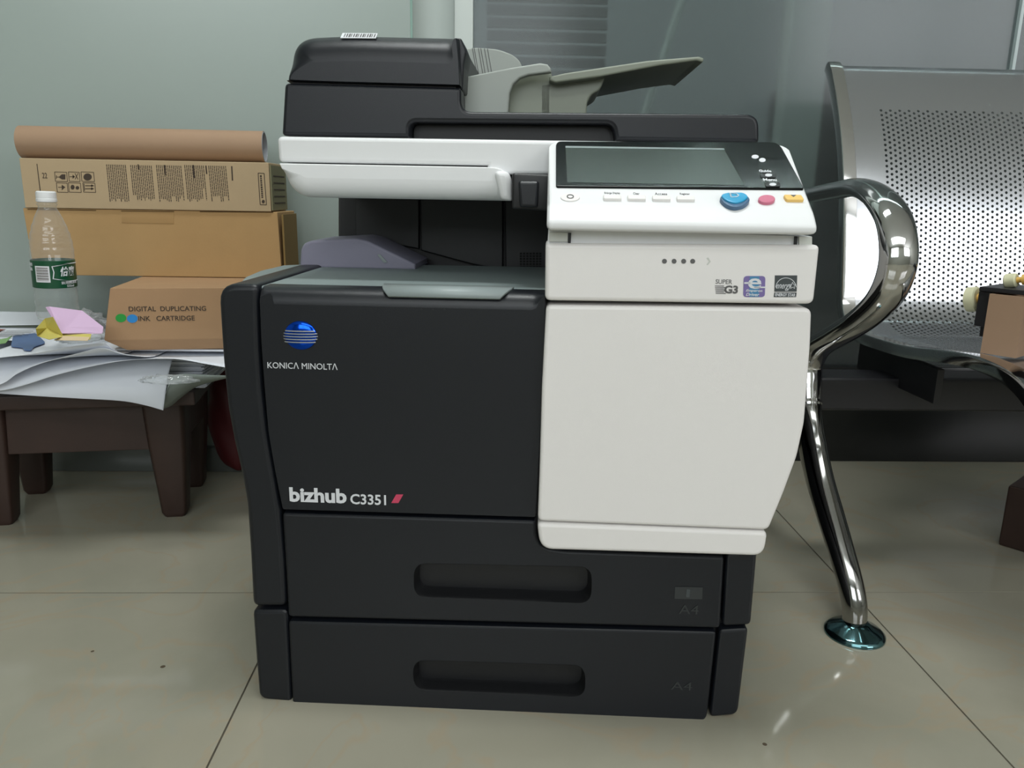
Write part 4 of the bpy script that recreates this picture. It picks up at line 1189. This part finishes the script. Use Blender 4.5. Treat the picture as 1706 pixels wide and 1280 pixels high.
rear = catmull([Vector((AX, 1.10, .215)), Vector((AX, 1.15, .19)), Vector((AX, 1.22, .13)), Vector((AX, 1.29, .06)), Vector((AX, 1.32, .02))], 6)
bpart('leg', tube(rear, interp([.013, .015, .015], len(rear)), interp([.015, .015, .013], len(rear)), X, 20), M_chrome_dk, ang=60)
bpart('leg_collar', tube([PA.at(1347, 671), PA.at(1348, 676)], .0178, .0172, X, 26), M_chrome, ang=60)
M_teal_disc = mat('teal_tinted_chrome', rgb(96, 132, 138), .1, metal=1)
for (fx, fy) in ((foot.x, foot.y), (AX, 1.32)):
    M = Matrix.Translation((fx-.0, fy, 0))
    bpart('foot_disc', lathe([(0, .018), (.016, .018), (.020, .014), (.033, .008), (.0375, .004), (.0375, .0005), (0, .0005)], 40, M), M_teal_disc if fy < 1 else M_chrome_dk, ang=60)
# black beam and bracket beneath the seat
bpart('beam', newbox(.44, 1.2, 1.07, 1.13, .255, .305, bevel=.006), M_black)
bpart('bracket', newbox(.595, .605, .98, 1.2, .29, .338, bevel=.002), M_black)
bpart('bracket', newbox(1.09, 1.10, .98, 1.2, .29, .338, bevel=.002), M_black)
bm = bmesh.new()
for (x, y) in ((1381, 628), (1400, 632), (1424, 632)):
    pass
bm.free()

# ------------------------------------------------------------------ carton with a salvaged feed unit on the bench
zS = .3745
C0 = PX(.0)
PZ = Plane(WORLD, (0, 0, zS), X, Y)
c1 = PZ.at(1633, 588); c2_ = PZ.at(1692, 597)
yaw = math.atan2(c2_.y-c1.y, c2_.x-c1.x)
cb = empty('small_carton', (c1.x, c1.y, zS), yaw); tag(cb, 'small brown open carton on the steel bench at the right edge', 'carton')
CBM = Matrix.Translation((c1.x, c1.y, 0)) @ Matrix.Rotation(yaw, 4, 'Z')
PCB = Plane(CBM, (0, 0, 0), X, Z)
wdt = PCB.uv(1692, 597)[0]; hgt = PCB.uv(1633, 488)[1]-zS
M_card_b = mat('mid_brown_card', rgb(150, 122, 98), .85, var=.05, vscale=20)  # one even brown for the small carton
bm = bmesh.new()
t_ = .003; dpt = .10
box(bm, 0, wdt, 0, t_, 0, hgt); box(bm, 0, wdt, dpt-t_, dpt, 0, hgt); box(bm, 0, t_, t_, dpt-t_, 0, hgt); box(bm, wdt-t_, wdt, t_, dpt-t_, 0, hgt); box(bm, t_, wdt-t_, t_, dpt-t_, 0, t_)
obj('carton_body', bm, M_card_b, cb, wn=False)
fu = empty('feed_unit', (c1.x, c1.y, zS), yaw); tag(fu, 'black printer feed unit with yellow rubber rollers by the small carton on the bench', 'printer part')
FUP = Plane(CBM, (0, .0, 0), X, Z)
# bar across the carton mouth, arm down its left side
def ub(x0_, x1_, y0_, y1_, z0_, z1_, b=.001): return newbox(x0_, x1_, y0_, y1_, z0_, z1_, bevel=b)
obj('frame', ub(-.016, -.002, .01, .05, hgt*.42, hgt+.001), M_black, fu)
obj('frame', ub(-.010, -.002, .015, .04, hgt*.24, hgt*.43), M_black, fu)
obj('top_plate', ub(-.014, .16, .004, .075, hgt+.0015, hgt+.007), M_black, fu)
obj('top_block', ub(.03, .16, .02, .06, hgt+.0075, hgt+.019, .003), M_black, fu)
M_roll = mat('ivory_rubber_roller', rgb(206, 204, 170), .6, var=.15, vscale=90); M_rolly = mat('amber_roller_core', rgb(214, 170, 84), .5)
def roller(cx, cy, cz, r, L):
    M = Matrix.Translation((cx, cy, cz)) @ Matrix.Rotation(R(80), 4, 'Y')
    o = obj('roller', lathe([(.3*r, -L/2), (.85*r, -L/2), (r, -L*.4), (r, L*.4), (.85*r, L/2), (.3*r, L/2)], 28, M), M_roll, fu)
    M2 = Matrix.Translation((cx, cy, cz)) @ Matrix.Rotation(R(80), 4, 'Y')
    obj('roller_hub', lathe([(0, -L/2-.001), (.42*r, -L/2-.001), (.42*r, L/2+.006), (.75*r, L/2+.006), (.7*r, L/2+.012), (0, L/2+.012)], 22, M2), M_rolly, o, label='amber hub')
roller(-.029, .03, hgt-.012, .0155, .013)
roller(.010, .03, hgt+.0150, .0085, .013)
# dark wooden block for the leg of other furniture, at the far right on the floor
PF = Plane(WORLD, (0, 0, 0), X, Y)
cc = PF.at(1662, 908)
crt = obj('furniture_leg', newbox(0, .3, 0, .25, 0.0, .105, bevel=.004, M=Matrix.Translation((cc.x, cc.y, 0)) @ Matrix.Rotation(R(-50), 4, 'Z')), M_wood)
tag(crt, 'dark brown wooden block for a furniture leg on the floor at the right edge under the bench', 'furniture leg')
# beyond the glass screen, the first three added for its light and dark: black cabinet, pale column, slanted pipe, slatted blind
M_backdrop = mat('matt_black_backdrop', rgb(14, 15, 15), .7)
o = obj('black_backdrop', newbox(.76, 3.0, 1.90, 2.2, 0, .83, bevel=.01), M_backdrop); tag(o, 'black cabinet behind the dark glass screen added for its dark area at the height of the bench back', 'backdrop')  # black block added for the dark area in the glass
o = obj('black_backdrop', newbox(.10, .74, 1.90, 2.2, 0, .50, bevel=.01), M_backdrop); tag(o, 'lower black cabinet added behind the glass screen and the copier, hidden, to block light', 'backdrop')  # hidden block added to hold back light low behind the glass
M_reflection = mat('pale_reflection', rgb(214, 224, 218), .6)
o = obj('reflection_column', newbox(.662, .755, 1.82, 1.88, 0, 2.69, bevel=.01), M_reflection); tag(o, 'pale upright column added behind the glass screen as its bright reflection left of the bench back', 'reflection_column')  # upright added for the bright reflected band in the glass
o = obj('reflection_rod', tube([Vector((.15, 1.84, .004)), Vector((.80, 1.84, 2.3))], .008, .008, X, 14), M_reflection, wn=False); tag(o, 'thin pale slanted pipe added behind the glass screen for a reflected streak above the feeder tray', 'reflection_rod')  # slanted rod added for a reflected streak in the glass
bl = empty('slatted_blind', (.1, 1.68, .78)); tag(bl, 'grey horizontal slatted blind behind the glass screen above the feeder', 'blind')
M_slat = mat('grey_blind_slat', rgb(104, 112, 110), .6)
bm = bmesh.new()
for k in range(24): box(bm, -.10, .14, 0, .014, k*.024, k*.024+.017, M=Matrix.Identity(4))
obj('slats', bm, M_slat, bl, wn=False)
obj('head_rail', newbox(-.10, .14, -.004, .02, .60, .63), M_slat, bl, wn=False)
